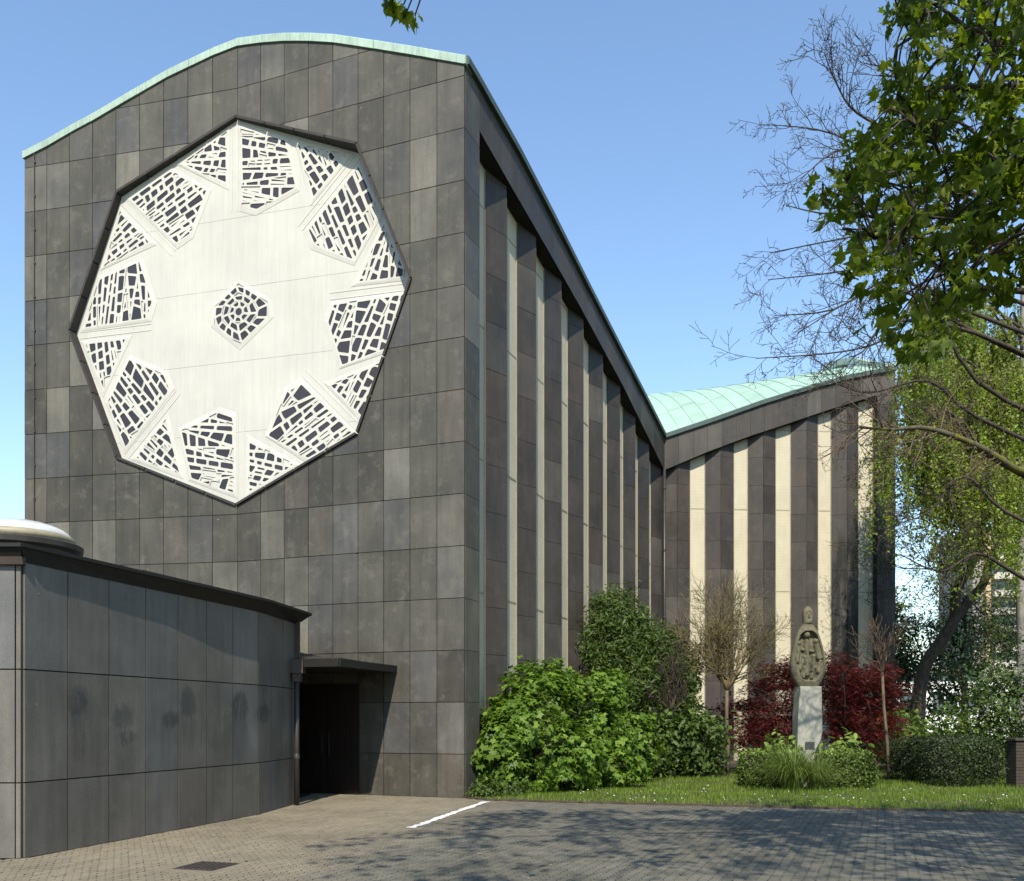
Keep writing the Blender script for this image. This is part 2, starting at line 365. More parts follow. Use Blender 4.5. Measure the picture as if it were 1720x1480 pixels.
def flat(mb, poly, P, e, n, o):
    poly = ccw(poly); mb.add([P3(P, e, n, u, o, z) for u, z in poly], [tuple(range(len(poly)))])

# ------------------------------------------------------------ ground, pavement, lawn
mk('ground', [(-900, -300, -0.16), (900, -300, -0.16), (900, 1800, -0.16), (-900, 1800, -0.16)], [(0, 1, 2, 3)], plain('far_ground', (0.055, 0.070, 0.028), 0.95, 0.4, 0.3))['kind'] = 'structure'
pav = mk('pavement', [(-20, -6, -0.016), (20, -6, -0.016), (20, 23.5, -0.016), (-20, 23.5, -0.016)], [(0, 1, 2, 3)], M['sand']); pav['kind'] = 'structure'
lawn_edge = [GX(780, 1341), GX(822, 1345), GX(900, 1347.5), GX(1000, 1350), GX(1130, 1353), GX(1300, 1357), GX(1500, 1361.5), GX(1720, 1366), Vector((14, 15.2, 0)), Vector((24, 13.6, 0))]
def lawn_y(x):
    for p, q in zip(lawn_edge, lawn_edge[1:]):
        if p.x <= x <= q.x: return p.y + (q.y - p.y) * (x - p.x) / (q.x - p.x)
    return 1e3 if x < lawn_edge[0].x else lawn_edge[-1].y
le = []
for i, (p, q) in enumerate(zip(lawn_edge, lawn_edge[1:])):
    for k in range(10):
        v = p.lerp(q, k / 10); le.append((v.x, v.y + 0.05 * math.sin(i * 7 + k * 1.9) + random.uniform(-.03, .03)))
le.append((24, 13.6)); poly = le + [(24, 70), (-0.9, 70)]
nl = len(poly)
lawn = mk('lawn', [(x, y, 0.035) for x, y in poly] + [(x, y, -0.10) for x, y in poly], [tuple(range(nl))] + [(i, nl + i, nl + (i + 1) % nl, (i + 1) % nl) for i in range(nl)], M['soil']); lawn['kind'] = 'structure'
lawn['wl'] = tuple(lawn.location)
AW = [V2(-5.85, 11.03), V2(-4.45, 16.07), V2(-4.28, 18.05)]      # annex wall line
def annex_x(y):
    if y < AW[0].y: return -1e3
    for p, q in zip(AW, AW[1:]):
        if p.y <= y <= q.y: return p.x + (q.x - p.x) * (y - p.y) / (q.y - p.y)
    return -4.3
# interlocking pavers: one wavy outline, laid in staggered rows
PL, PW, AMP = 0.225, 0.1125, 0.016
top = []
for i in range(5): top.append((-PL / 2 + PL / 4 * i, -PW / 2 + (AMP if i % 2 else -AMP)))
outl = top + [(PL / 2 + AMP * .9, 0)] + [(x, y + PW) for x, y in top[::-1]] + [(-PL / 2 + AMP * .9, 0)]
outl = [(x * 0.955, y * 0.885) for x, y in outl]
ang = math.radians(68); ca, sa = math.cos(ang), math.sin(ang)
spots = []
for r in range(-190, 190):
    for c in range(-110, 110):
        u = c * PL + (PL / 2 if r % 2 else 0); v = r * PW
        x, y = u * ca - v * sa + 0.3, u * sa + v * ca + 12
        if not (8.6 < y < 21.6) or abs(x) > 0.585 * y + 0.5: continue
        if x < annex_x(y) - 0.15 or y > lawn_y(x) + 0.12: continue
        if x < C.x and y > C.y + (C.x - x) * 0.374 + 0.1: continue
        spots.append((x, y))
grate_c = GX(347, 1455); cover_c = GX(1565, 1376)
spots = [s for s in spots if not (abs(s[0] - grate_c.x) < .33 and abs(s[1] - grate_c.y) < .36) and (s[0] - cover_c.x) ** 2 + (s[1] - cover_c.y) ** 2 > .33 ** 2]
spots.sort(key=lambda s: s[1])
ol = np.array(outl); no = len(ol)
def paver_verts(x, y, j):
    c_, s_ = math.cos(ang + j[0]), math.sin(ang + j[0])
    px = ol[:, 0] * c_ - ol[:, 1] * s_; py = ol[:, 0] * s_ + ol[:, 1] * c_
    z = j[1] + px * j[2] + py * j[3]
    topv = np.stack([x + px, y + py, z], 1); bot = np.stack([x + px * 1.02, y + py * 1.03, np.full(no, -0.02)], 1); return np.concatenate([topv, bot])
pf = [tuple(range(no))] + [(i, no + i, no + (i + 1) % no, (i + 1) % no) for i in range(no)]
pm = bpy.data.meshes.new('paver'); pv = paver_verts(0, 0, (0, 0, 0, 0)); pm.from_pydata(pv.tolist(), [], pf); pm.materials.append(M['paver'])
near = [s for s in spots if abs(s[0]) < 0.556 * s[1] and s[1] > 9.25][:290]; ns = set(near)
for x, y in near:
    o = bpy.data.objects.new('paver', pm); o.location = (x, y, random.uniform(-.003, .002)); o.rotation_euler = (random.gauss(0, .012), random.gauss(0, .012), random.gauss(0, .012)); link(o, pav)
far = [s for s in spots if s not in ns]
vv = np.concatenate([paver_verts(x, y, (random.gauss(0, .012), random.uniform(-.003, .002), random.gauss(0, .012), random.gauss(0, .012))) for x, y in far])
lp = np.array([i for f in pf for i in f]); sz = np.array([len(f) for f in pf])
loops = (lp[None, :] + (np.arange(len(far)) * 2 * no)[:, None]).ravel()
tag(mk_np('paver_field', vv, loops, np.tile(sz, len(far)), M['paver'], pav), kind='stuff')

# ------------------------------------------------------------ the church
church = thing('church', ((A.x + C.x) / 2, (A.y + C.y) / 2, 0), 'tall dark stone church with white octagonal rosette, fin walls and green copper roof', 'church')
Z0, DZ = 0.925, 1.1
zc = [0.0] + [Z0 + DZ * k for k in range(15)]
TOPL = [(0, 15.54), (.70, 15.74), (1.39, 15.98), (2.04, 16.18), (2.71, 16.42), (4.02, 16.87), (5.24, 17.18), (5.866, 17.29)]
TOPR = [(0, 17.29), (.65, 17.20), (1.27, 17.08), (1.93, 16.91), (2.55, 16.72), (3.15, 16.49), (3.74, 16.26), (4.47, 15.97), (5.10, 15.71), (5.74, 15.45)]
# rosette geometry on the chord A-C
ech, nch, Lch = frame2(A, C)
RC, RR = (5.83, 11.15), 4.475
def octo(r): return [(RC[0] + r * math.sin(math.radians(a)), RC[1] + r * math.cos(math.radians(a))) for a in range(0, -360, -45)]
front = MB()
panels = []
for P, Q, tab, left in ((A, B, TOPL, True), (B, C, TOPR, False)):
    e, n, L = frame2(P, Q); w = L / 9
    u0 = (P - A).dot(ech); k = e.dot(ech)
    hole = [((u - u0) / k, z) for u, z in octo(4.53)]
    sh = (lambda t: 0.077 * (1 - t / L)) if left else (lambda t: 0.0)
    for c in range(9):
        t0, t1 = c * w, (c + 1) * w; za, zb = lerp(tab, t0), lerp(tab, t1)
        for i in range(len(zc)):
            lo = zc[i]; hi = zc[i + 1] if i + 1 < len(zc) else 30
            s0, s1 = (sh(t0), sh(t1)) if i else (0, 0)
            poly = [(t0, lo + s0), (t1, lo + s1), (t1, hi + sh(t1)), (t0, hi + sh(t0))]
            a, b = -(zb - za), (t1 - t0); poly = cut(poly, a, b, a * t0 + b * za)
            if len(poly) < 3 or area(poly) < 0.004: continue
            pcs = minus(poly, hole)
            for q in pcs: flat(front, q, P, e, n, 0.0)
            ins = inset(poly, 0.0075)
            if len(ins) < 3: continue
            pcs = [q for q in minus(ins, hole) if abs(area(q)) > 0.002]
            if pcs: panels.append((pcs, P, e, n))
fw = front.build('front_wall', M['joint'], church)
def touching(a, b):                                 # do two polygons share part of an edge?
    for q1, q2 in ((a, b), (b, a)):
        k = 0
        for x, y in q1:
            for (x0, y0), (x1, y1) in zip(q2, q2[1:] + q2[:1]):
                L2 = (x1 - x0) ** 2 + (y1 - y0) ** 2
                if L2 < 1e-9: continue
                t = max(0, min(1, ((x - x0) * (x1 - x0) + (y - y0) * (y1 - y0)) / L2))
                if math.hypot(x - x0 - t * (x1 - x0), y - y0 - t * (y1 - y0)) < 1e-4: k += 1; break
        if k >= 2: return True
    return False
def islands(pcs):
    groups = []
    for q in pcs:
        hit = [g for g in groups if any(touching(q, r) for r in g)]
        new = [q] + [r for g in hit for r in g]; groups = [g for g in groups if g not in hit] + [new]
    return groups
for pcs_all, P, e, n in panels:
  for pcs in islands(pcs_all):
    slabs('stone_panel', pcs, P, e, n, 0.0, 0.03 + random.uniform(-.003, .003), M['facade'], fw)
# copper band over the front
def band(name, P, Q, tab, cuts, h, proud, depth, mat, parent, jog=0.0, under=0.0):
    e, n, L = frame2(P, Q)
    for a, b in zip(cuts, cuts[1:]):
        ts = [a] + [t for t, _ in tab if a + .02 < t < b - .02] + [b]
        mb = MB(); g = 0.004
        rows = []
        for i, t in enumerate(ts):
            tt = t + (g if i == 0 else (-g if i == len(ts) - 1 else 0)); z = lerp(tab, t)
            rows.append([P3(P, e, n, tt, proud, z - under), P3(P, e, n, tt, proud + jog, z + h * .85), P3(P, e, n, tt, proud - .03, z + h), P3(P, e, n, tt, -depth, z + h + .01), P3(P, e, n, tt, -depth, z - under)])
        vs = [v for r in rows for v in r]; fs = []
        for i in range(len(rows) - 1):
            for j in range(5): fs.append((i * 5 + j, i * 5 + (j + 1) % 5, (i + 1) * 5 + (j + 1) % 5, (i + 1) * 5 + j))
        fs.append(tuple(range(4, -1, -1))); fs.append(tuple(len(vs) - 5 + j for j in range(5)))
        mb.add(vs, fs); mb.build(name, mat, parent)
band('copper_coping', A, B, TOPL, [-0.04, 0.55, 1.9, 3.2, 4.6, 5.866], 0.20, 0.07, 0.5, M['copper_band'], church)
band('copper_coping', B, C, TOPR, [0, 0.7, 1.45, 2.6, 3.6, 4.7, 5.79], 0.20, 0.07, 0.5, M['copper_band'], church)
# lightning conductor at the left edge
e, n, L = frame2(A, B); lc = MB(); lc.bar(P3(A, e, n, .31, .06, 1.2), P3(A, e, n, .31, .06, 15.75), 0.011, 5)
lcd = lc.build('lightning_conductor', M['dark_metal'], church)
for k in range(18):
    m_ = MB(); m_.box(P3(A, e, n, .31, .045, 15.4 - k * .83), (0.05, 0.05, 0.035)); m_.build('clip', M['dark_metal'], lcd)

# ---- rosette: recessed white slab, tracery windows with panes set into real openings, raised frame
Al, Cl = A - nch * 0.18, C - nch * 0.54
es, nsl, Ls = frame2(Al, Cl); ks = 1 / es.dot(ech)
def R3(u, z, off): return P3(Al, es, nsl, u * ks, off, z)       # chord coordinate -> slab plane
ros = MB(); oc = octo(RR + 0.03); ros.add([R3(u, z, -0.05) for u, z in oc], [tuple(range(7, -1, -1))])
rosette = ros.build('rosette_window', M['joint'], church)
rosette['label'] = 'white concrete octagon rosette with dark glass tracery'
cuts_z = [6.0, 8.35, 10.0, 11.72, 13.35, 17.0]
for a, b in zip(cuts_z, cuts_z[1:]):
    pl = cut(cut(ccw(oc), 0, 1, b - 0.003), 0, -1, -a - 0.003)
    mb = MB(); k = len(pl)
    mb.add([R3(u, z, -0.05) for u, z in pl] + [R3(u, z, 0) for u, z in pl], [tuple(range(k, 2 * k))] + [(i, (i + 1) % k, k + (i + 1) % k, k + i) for i in range(k)])
    mb.build('slab', M['slab'], rosette)
def pol(r, a): return (RC[0] + r * math.sin(math.radians(a)), RC[1] + r * math.cos(math.radians(a)))
def rnd_split(poly, ax, wmin, wmax, rnd):
    """cut a convex polygon into slightly tilted strips across direction ax"""
    out = []; rest = poly
    d = [p[0] * ax[0] + p[1] * ax[1] for p in poly]; lo, hi = min(d), max(d); x = lo
    while True:
        w = rnd.uniform(wmin, wmax); x += w
        if x > hi - wmin * .6: break
        t = rnd.gauss(0, 0.10); c_, s_ = math.cos(t), math.sin(t); ax2 = (ax[0] * c_ - ax[1] * s_, ax[0] * s_ + ax[1] * c_)
        cen = (sum(p[0] for p in poly) / len(poly), sum(p[1] for p in poly) / len(poly))
        cc = x + (ax2[0] - ax[0]) * cen[0] + (ax2[1] - ax[1]) * cen[1]
        p = cut(rest, ax2[0], ax2[1], cc); rest2 = cut(rest, -ax2[0], -ax2[1], -cc)
        if len(p) > 2 and len(rest2) > 2: out.append(p); rest = rest2
    out.append(rest); return out
def chamfer(poly, k=0.16):
    out = []; n_ = len(poly)
    for i in range(n_):
        p, q, r = poly[i - 1], poly[i], poly[(i + 1) % n_]
        m = min(0.018, k * math.hypot(q[0] - p[0], q[1] - p[1])), min(0.018, k * math.hypot(q[0] - r[0], q[1] - r[1]))
        for s, w in ((p, m[0]), (r, m[1])):
            L = math.hypot(s[0] - q[0], s[1] - q[1]) or 1; out.append((q[0] + (s[0] - q[0]) * w / L, q[1] + (s[1] - q[1]) * w / L))
    return out
all_panes = []
def tracery(cells, border, rim):
    """cells tile the window; each cell is a concrete ring round a recessed pane"""
    mb = MB()
    H, D_ = 0.020, 0.005
    for cell, ins in cells:
        cell = ccw(cell); pn = chamfer(ccw(ins)); nn = len(pn)
        # ring between the cell outline and the pane outline: fan each pane edge to the outline through triangulated strip
        ring = []
        cx_ = sum(p[0] for p in pn) / nn; cy_ = sum(p[1] for p in pn) / nn
        allp = [(math.atan2(p[1] - cy_, p[0] - cx_), 0, p) for p in cell] + [(math.atan2(p[1] - cy_, p[0] - cx_), 1, p) for p in pn]
        co = sorted([q for q in allp if q[1] == 0], key=lambda q: q[0]); ci = sorted([q for q in allp if q[1] == 1], key=lambda q: q[0])
        k0 = len(mb.v); mb.v += [R3(q[2][0], q[2][1], H) for q in co] + [R3(q[2][0], q[2][1], H) for q in ci] + [R3(q[2][0], q[2][1], D_) for q in ci]
        no_, ni_ = len(co), len(ci)
        ev = sorted([(q[0], 0, i) for i, q in enumerate(co)] + [(q[0], 1, i) for i, q in enumerate(ci)])
        io = max(range(no_), key=lambda i: co[i][0]); ii = max(range(ni_), key=lambda i: ci[i][0])
        for a_, ty, i in ev:
            if ty == 0: mb.f.append((k0 + io, k0 + i, k0 + no_ + ii)); io = i
            else: mb.f.append((k0 + io, k0 + no_ + i, k0 + no_ + ii)); ii = i
        for i in range(ni_):
            j = (i + 1) % ni_; mb.f.append((k0 + no_ + i, k0 + no_ + j, k0 + no_ + ni_ + j, k0 + no_ + ni_ + i))
        all_panes.append((abs(area(pn)), [R3(q[2][0], q[2][1], D_ + .004) for q in ci]))
    # border strip and outer edge
    bo, bi = ccw(border), ccw(rim)
    k0 = len(mb.v); nb = len(bo)
    mb.v += [R3(p[0], p[1], H) for p in bi] + [R3(p[0], p[1], 0.006) for p in bo] + [R3(p[0], p[1], 0.0) for p in bo]
    for i in range(nb):
        j = (i + 1) % nb
        mb.f.append((k0 + i, k0 + nb + i, k0 + nb + j, k0 + j)); mb.f.append((k0 + nb + i, k0 + 2 * nb + i, k0 + 2 * nb + j, k0 + nb + j))
    mb.build('tracery', M['tracery'], rosette)
def subdivide(win, ax, rows, cols, bar, rnd):
    cells = []
    for st in rnd_split(win, ax, rows[0], rows[1], rnd):
        a2 = (-ax[1], ax[0]); t = rnd.gauss(0.0, 0.16); a2 = (a2[0] * math.cos(t) - a2[1] * math.sin(t), a2[0] * math.sin(t) + a2[1] * math.cos(t))
        for ce in rnd_split(st, a2, cols[0], cols[1], rnd):
            if len(ce) < 3 or abs(area(ce)) < 0.004: continue
            sub = [ce]
            if rnd.random() < 0.2: sub = rnd_split(ce, ax, 0.075, 0.11, rnd)
            for s_ in sub:
                ins = inset(s_, bar * rnd.uniform(.8, 1.25))
                if len(ins) < 3 or abs(area(ins)) < 0.0009: continue
                cells.append((s_, ins))
    return cells
rn = random.Random(11)
for i in range(8):
    a0 = 45 * i
    kite = [pol(4.25, a0 + 1.1), pol(4.01, a0 + 18.2), pol(3.06, a0 + 30.2), pol(2.34, a0 + 12.3), pol(2.44, a0 + 2.6)]
    rim = kite; bord = [pol(4.34, a0 + 0.3), pol(4.06, a0 + 19.0), pol(3.03, a0 + 31.7), pol(2.23, a0 + 12.3), pol(2.34, a0 + 1.1)]
    th = math.radians(a0 + rn.choice((4, 12, 20))); ax = (math.sin(th), math.cos(th))
    tracery(subdivide(ccw(kite), ax, (0.12, 0.21), (0.17, 0.46), 0.032, rn), bord, rim)
    tri = [pol(3.97, a0 + 22.6), pol(4.26, a0 + 41.2), pol(3.03, a0 + 39.7)]; bt = [pol(3.98, a0 + 20.6), pol(4.26, a0 + 42.2), pol(3.98, a0 + 42.0), pol(2.98, a0 + 40.2)]
    bt = [pol(4.06, a0 + 20.9), pol(4.36, a0 + 42.3), pol(2.88, a0 + 40.4)]
    th = math.radians(a0 + rn.choice((45, 60, 35))); ax = (math.sin(th), math.cos(th))
    tracery(subdivide(ccw(tri), ax, (0.13, 0.22), (0.15, 0.36), 0.032, rn), bt, tri)
    # the plain spoke between two windows
    p, q = pol(4.36, a0 - 0.9), pol(2.35, a0 - 2.0); d = Vector((q[0] - p[0], q[1] - p[1])).normalized(); nrm = Vector((-d.y, d.x))
    sp = MB()
    for s_ in (-0.075, 0.075):
        a_, b_ = Vector(p) + nrm * s_, Vector(q) + nrm * s_; w_ = nrm * 0.010
        vs = [R3(x.x, x.y, o_) for o_ in (0.0, 0.008) for x in (a_ - w_, a_ + w_, b_ + w_, b_ - w_)]
        sp.add(vs, [(4, 5, 6, 7), (0, 1, 5, 4), (1, 2, 6, 5), (2, 3, 7, 6), (3, 0, 4, 7)])
    sp.build('spoke', M['tracery'], rosette)
# middle window: rings of panes round a central one
cen = pol(0.03, 90); cw = [pol(.66, 2), pol(.80, 80), pol(.84, 104), pol(.78, 176), pol(.66, 250), pol(.62, 290)]
cw = ccw(cw); bo = [(cen[0] + (p[0] - cen[0]) * 1.14, cen[1] + (p[1] - cen[1]) * 1.14) for p in cw]
cells = []; nseg = [1, 7, 9, 16]; fr = [0, .20, .44, .70, 1.0]
def onring(f_, a):
    # ray from the centre to the outline
    d = (math.cos(a), math.sin(a)); best = 9
    for i in range(len(cw)):
        p, q = cw[i], cw[(i + 1) % len(cw)]; ex, ey = q[0] - p[0], q[1] - p[1]; det = d[0] * ey - d[1] * ex
        if abs(det) < 1e-9: continue
        t = ((p[0] - cen[0]) * ey - (p[1] - cen[1]) * ex) / det; s_ = ((p[0] - cen[0]) * d[1] - (p[1] - cen[1]) * d[0]) / det
        if t > 0 and -1e-6 <= s_ <= 1 + 1e-6: best = min(best, t)
    ci_ = 0.62 * f_; r = best * f_ * f_ + ci_ * (1 - f_); return (cen[0] + d[0] * r, cen[1] + d[1] * r)
for k in range(1, 4):
    ofs = rn.uniform(0, 1); nk = nseg[k]
    for j in range(nk):
        a1, a2 = 2 * math.pi * (j + ofs) / nk, 2 * math.pi * (j + 1 + ofs) / nk; sk = 0.10
        ce = [onring(fr[k], a1), onring(fr[k], a2), onring(fr[k + 1], a2 + sk), onring(fr[k + 1], a1 + sk)]
        ins = inset(ce, 0.026)
        if len(ins) > 2 and abs(area(ins)) > .0006: cells.append((ce, ins))
inner = [onring(fr[1], 2 * math.pi * (j + .5) / 6) for j in range(6)]; cells.append((inner, inset(inner, 0.025)))
tracery(cells, bo, cw)
# white ground under gaps between cells
all_panes.sort(key=lambda q: -q[0])
for a_, vs in all_panes[:298]: mk('pane', vs, [tuple(range(len(vs)))], M['pane'], rosette)
mb = MB()
for a_, vs in all_panes[298:]: mb.add(vs, [tuple(range(len(vs)))])
if mb.v: tag(mb.build('small_panes', M['pane'], rosette), kind='stuff')
# frame round the rosette, in short lengths, following the fold of the wall
def facade_off(u):                                  # how far the folded wall lies behind the chord at chord coordinate u
    tB = (B - A).dot(ech); dB = -(B - A).dot(nch)
    return dB * (u / tB) if u < tB else dB * (Lch - u) / (Lch - tB)
def Ch(u, z, off): return P3(A, ech, nch, u, off, z)
for i in range(8):
    p, q = octo(1.0)[i], octo(1.0)[(i + 1) % 8]
    for k in range(4):
        mb = MB(); g = 0.004
        st = []
        for f_ in (k / 4 + g, (k + 1) / 4 - g):
            d = (p[0] + (q[0] - p[0]) * f_ - RC[0], p[1] + (q[1] - p[1]) * f_ - RC[1])
            i_ = (RC[0] + d[0] * RR, RC[1] + d[1] * RR); o_ = (RC[0] + d[0] * (RR + 0.06), RC[1] + d[1] * (RR + 0.06))
            fo = -facade_off(i_[0]) + 0.085
            st.append([R3(i_[0], i_[1], -0.02), Ch(i_[0], i_[1], fo), Ch(o_[0], o_[1], fo + .004), Ch(o_[0], o_[1], fo - 0.12)])
        vs = st[0] + st[1]; mb.add(vs, [(0, 1, 5, 4), (1, 2, 6, 5), (2, 3, 7, 6), (0, 3, 2, 1), (4, 5, 6, 7), (0, 4, 7, 3)])
        mb.build('frame_segment', M['frame_shaded'], rosette)

# ---- long side wall (C-D) and wing wall (D-E): fins, glass strips, fascia
GREC = 0.35
SIDE_TOP = [(0, 15.65), (.47, 15.62), (2.92, 15.36), (5.25, 14.98), (8.08, 14.45), (11.88, 13.78), (15.46, 13.16), (17.755, 12.74)]
SIDE_LOW = [(0, 14.6), (.73, 14.50), (2.19, 14.27), (4.04, 14.01), (5.89, 13.74), (7.85, 13.43), (9.77, 13.08), (11.72, 12.74), (17.755, 11.33)]
WING_TOP = [(0, 12.74), (2.0, 13.44), (3.93, 14.16), (5.87, 14.79), (7.34, 15.22), (9.28, 15.64)]
WING_LOW = [(0, 11.33), (1.62, 12.04), (3.26, 12.68), (4.91, 13.25), (6.66, 13.87), (9.28, 14.7)]
def fin_wall(name, P, Q, top, low, fins, t_start, t_end, pier, seams, hide_far):
    """fins: (start, ridge, end) along the wall; the glass stands GREC behind the outer face"""
    e, n, L = frame2(P, Q); core = MB()
    # backing of the fascia, soffit and end jamb
    ts = sorted(set([t_start, t_end] + [t for t, _ in low if t_start < t < t_end] + [t for t, _ in top if t_start < t < t_end]))
    for a, b in zip(ts, ts[1:]):
        flat(core, [(a, lerp(low, a)), (b, lerp(low, b)), (b, lerp(top, b) - .16), (a, lerp(top, a) - .16)], P, e, n, -0.02)
        core.add([P3(P, e, n, a, -0.0, lerp(low, a)), P3(P, e, n, b, -0.0, lerp(low, b)), P3(P, e, n, b, -GREC - .05, lerp(low, b)), P3(P, e, n, a, -GREC - .05, lerp(low, a))], [(0, 1, 2, 3)])
    for t in (t_start, t_end):
        core.add([P3(P, e, n, t, 0, 0), P3(P, e, n, t, 0, lerp(low, t)), P3(P, e, n, t, -GREC - .05, lerp(low, t)), P3(P, e, n, t, -GREC - .05, 0)], [(0, 1, 2, 3)])
    for a, b in pier: flat(core, [(a, 0), (b, 0), (b, lerp(top, b) - .16), (a, lerp(top, a) - .16)], P, e, n, -0.02)
    wall = core.build(name, M['joint'], church)
    # fascia slabs
    nf = max(1, round((t_end - t_start) / 0.585)); w = (t_end - t_start) / nf
    for i in range(nf):
        a, b = t_start + i * w, t_start + (i + 1) * w
        q = inset([(a, lerp(low, a)), (b, lerp(low, b)), (b, lerp(top, b) - .17), (a, lerp(top, a) - .17)], 0.004)
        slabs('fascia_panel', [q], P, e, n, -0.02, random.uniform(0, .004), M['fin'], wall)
    for a, b in pier:
        rows = [z for z in zc if z < 16] + [30]
        for lo, hi in zip(rows, rows[1:]):
            za, zb = lerp(top, a) - .17, lerp(top, b) - .17
            q = cut([(a, lo), (b, lo), (b, hi), (a, hi)], -(zb - za), (b - a), -(zb - za) * a + (b - a) * za)
            q = inset(q, 0.005) if len(q) > 2 else []
            if len(q) > 2 and area(q) > .01: slabs('pier_panel', [q], P, e, n, -0.02, random.uniform(0, .003), M['fin'] if name == 'wing_wall' else M['facade'], wall)
    rows = [0.0] + [Z0 + 0.03 + DZ * k for k in range(15)]
    for (a, r, b, dd) in fins:
        faces = [(a, -GREC, r, -GREC + dd)] + ([(r, -GREC + dd, b, -GREC)] if b > r + .05 else [])
        for fi, (ta, oa, tb, ob) in enumerate(faces):
            pa = P + e * ta + n * oa; pb = P + e * tb + n * ob; fe, fn, fl = frame2(pa, pb)
            za, zb = lerp(low, ta) + .02, lerp(low, tb) + .02; cb = MB()
            flat(cb, [(0, 0), (fl, 0), (fl, zb), (0, za)], pa, fe, fn, -0.004)
            fin = cb.build('fin', M['joint'], wall) if False else None
            pcs = []
            for lo, hi in zip(rows, rows[1:] + [30]):
                q = cut([(0, lo), (fl, lo), (fl, hi), (0, hi)], -(zb - za), fl, fl * za)
                if len(q) < 3: continue
                q = inset(q, 0.005)
                if len(q) > 2 and area(q) > .006: pcs.append(q)
            cm = MB(); flat(cm, [(0, 0), (fl, 0), (fl, zb), (0, za)], pa, fe, fn, -0.004)
            wallmesh.append(cm)
            if hide_far and fi == 1: tag(slabs('far_fin_panels', pcs, pa, fe, fn, -0.004, 0.016, M['fin'], wall), kind='stuff')
            else:
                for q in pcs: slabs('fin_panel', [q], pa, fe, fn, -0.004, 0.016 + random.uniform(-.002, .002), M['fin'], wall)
    # glass strips between the fins
    edges = [t_start] + [x for f_ in fins for x in (f_[0], f_[2])] + [t_end]
    for a, b in zip(edges[::2], edges[1::2]):
        if b - a < 0.06: continue
        za, zb = lerp(low, a) + .02, lerp(low, b) + .02; lv = [0.0] + list(seams) + [30]
        fm = MB()
        for lo, hi in zip(lv, lv[1:]):
            q = cut([(a + .03, lo + .012), (b - .03, lo + .012), (b - .03, hi - .012), (a + .03, hi - .012)], -(zb - za), (b - a), -(zb - za) * a + (b - a) * za)
            if len(q) > 2 and area(q) > .01: slabs('glass_pane', [q], P, e, n, -GREC - .06, -GREC - .02 + random.uniform(-.003, .003), M['strip'], wall)
            if 0 < lo < min(za, zb): fm.add([P3(P, e, n, t, o, lo + dz) for t in (a, b) for o, dz in ((-GREC - .05, -.02), (-GREC - .012, -.02), (-GREC - .012, .02), (-GREC - .05, .02))], [(0, 1, 2, 3), (7, 6, 5, 4), (0, 4, 5, 1), (1, 5, 6, 2), (2, 6, 7, 3)])
        for t, zt in ((a, za), (b, zb)):
            s_ = 1 if t == a else -1
            fm.add([P3(P, e, n, t + s_ * d_, o, z) for z in (0, zt) for d_, o in ((0, -GREC - .05), (0, -GREC + .0), (.035, -GREC + .0), (.035, -GREC - .05))], [(0, 1, 5, 4), (1, 2, 6, 5), (2, 3, 7, 6)])
        fm.build('strip_frame', M['frame_metal'], wall)
    return wall
wallmesh = []
fins = []
for k in range(9):
    s0 = 1.81 + 1.903 * k; fins.append((s0, s0 + .655, min(s0 + 1.23, 17.72), 0.235))
side = fin_wall('side_wall', C, D, SIDE_TOP, SIDE_LOW, fins, 0.73, 17.755, [(0.03, 0.73)], [1.6, 4.55, 7.6, 10.65, 13.4], True)
wf = []
for a, r, b in ((1116.9, 1137.3, 1158.4), (1184.6, 1210.6, 1232), (1256.4, 1282.3, 1302.2), (1328.6, 1355, 1373.2), (1396.3, 1422.7, 1441)):
    t0, t2 = max(0.02, tpx(D, E_, GREC, a)), tpx(D, E_, GREC, b); wf.append((t0, max(tpx(D, E_, 0.13, r), t0 + .3), t2, 0.22))
wt = tpx(D, E_, 0, 1473.5)
wing = fin_wall('wing_wall', D, E_, WING_TOP, WING_LOW, wf, 0.0, wt, [(wt, 9.27)], [3.5, 6.72, 9.94, 13.1], False)
mb = MB()
for c_ in wallmesh: mb.add(c_.v, c_.f)
mb.build('fin_core', M['joint'], church)
band('copper_edge', C, D, [(t, z - .18) for t, z in SIDE_TOP], [0.0, 0.4, 2.4, 4.4, 6.4, 8.4, 10.4, 12.4, 14.4, 16.2, 17.80], 0.18, 0.10, 0.5, M['copper_dark'], church)
band('copper_edge', D, E_, [(t, z - .18) for t, z in WING_TOP], [0.0, 1.9, 3.8, 5.7, 7.6, 9.33], 0.18, 0.10, 0.5, M['copper_dark'], church)
e, n, L = frame2(D, E_); dp = MB(); dp.bar(P3(D, e, n, -0.02, .10, 0), P3(D, e, n, -0.02, .10, 11.4), 0.055, 8)
for z in (3, 5.6, 8.2, 10.6): dp.lathe(P3(D, e, n, -0.02, .10, z), [(0.07, -.04), (0.075, 0), (0.07, .04)], 8, z)
dp.build('downpipe', M['dark_metal'], church, True)
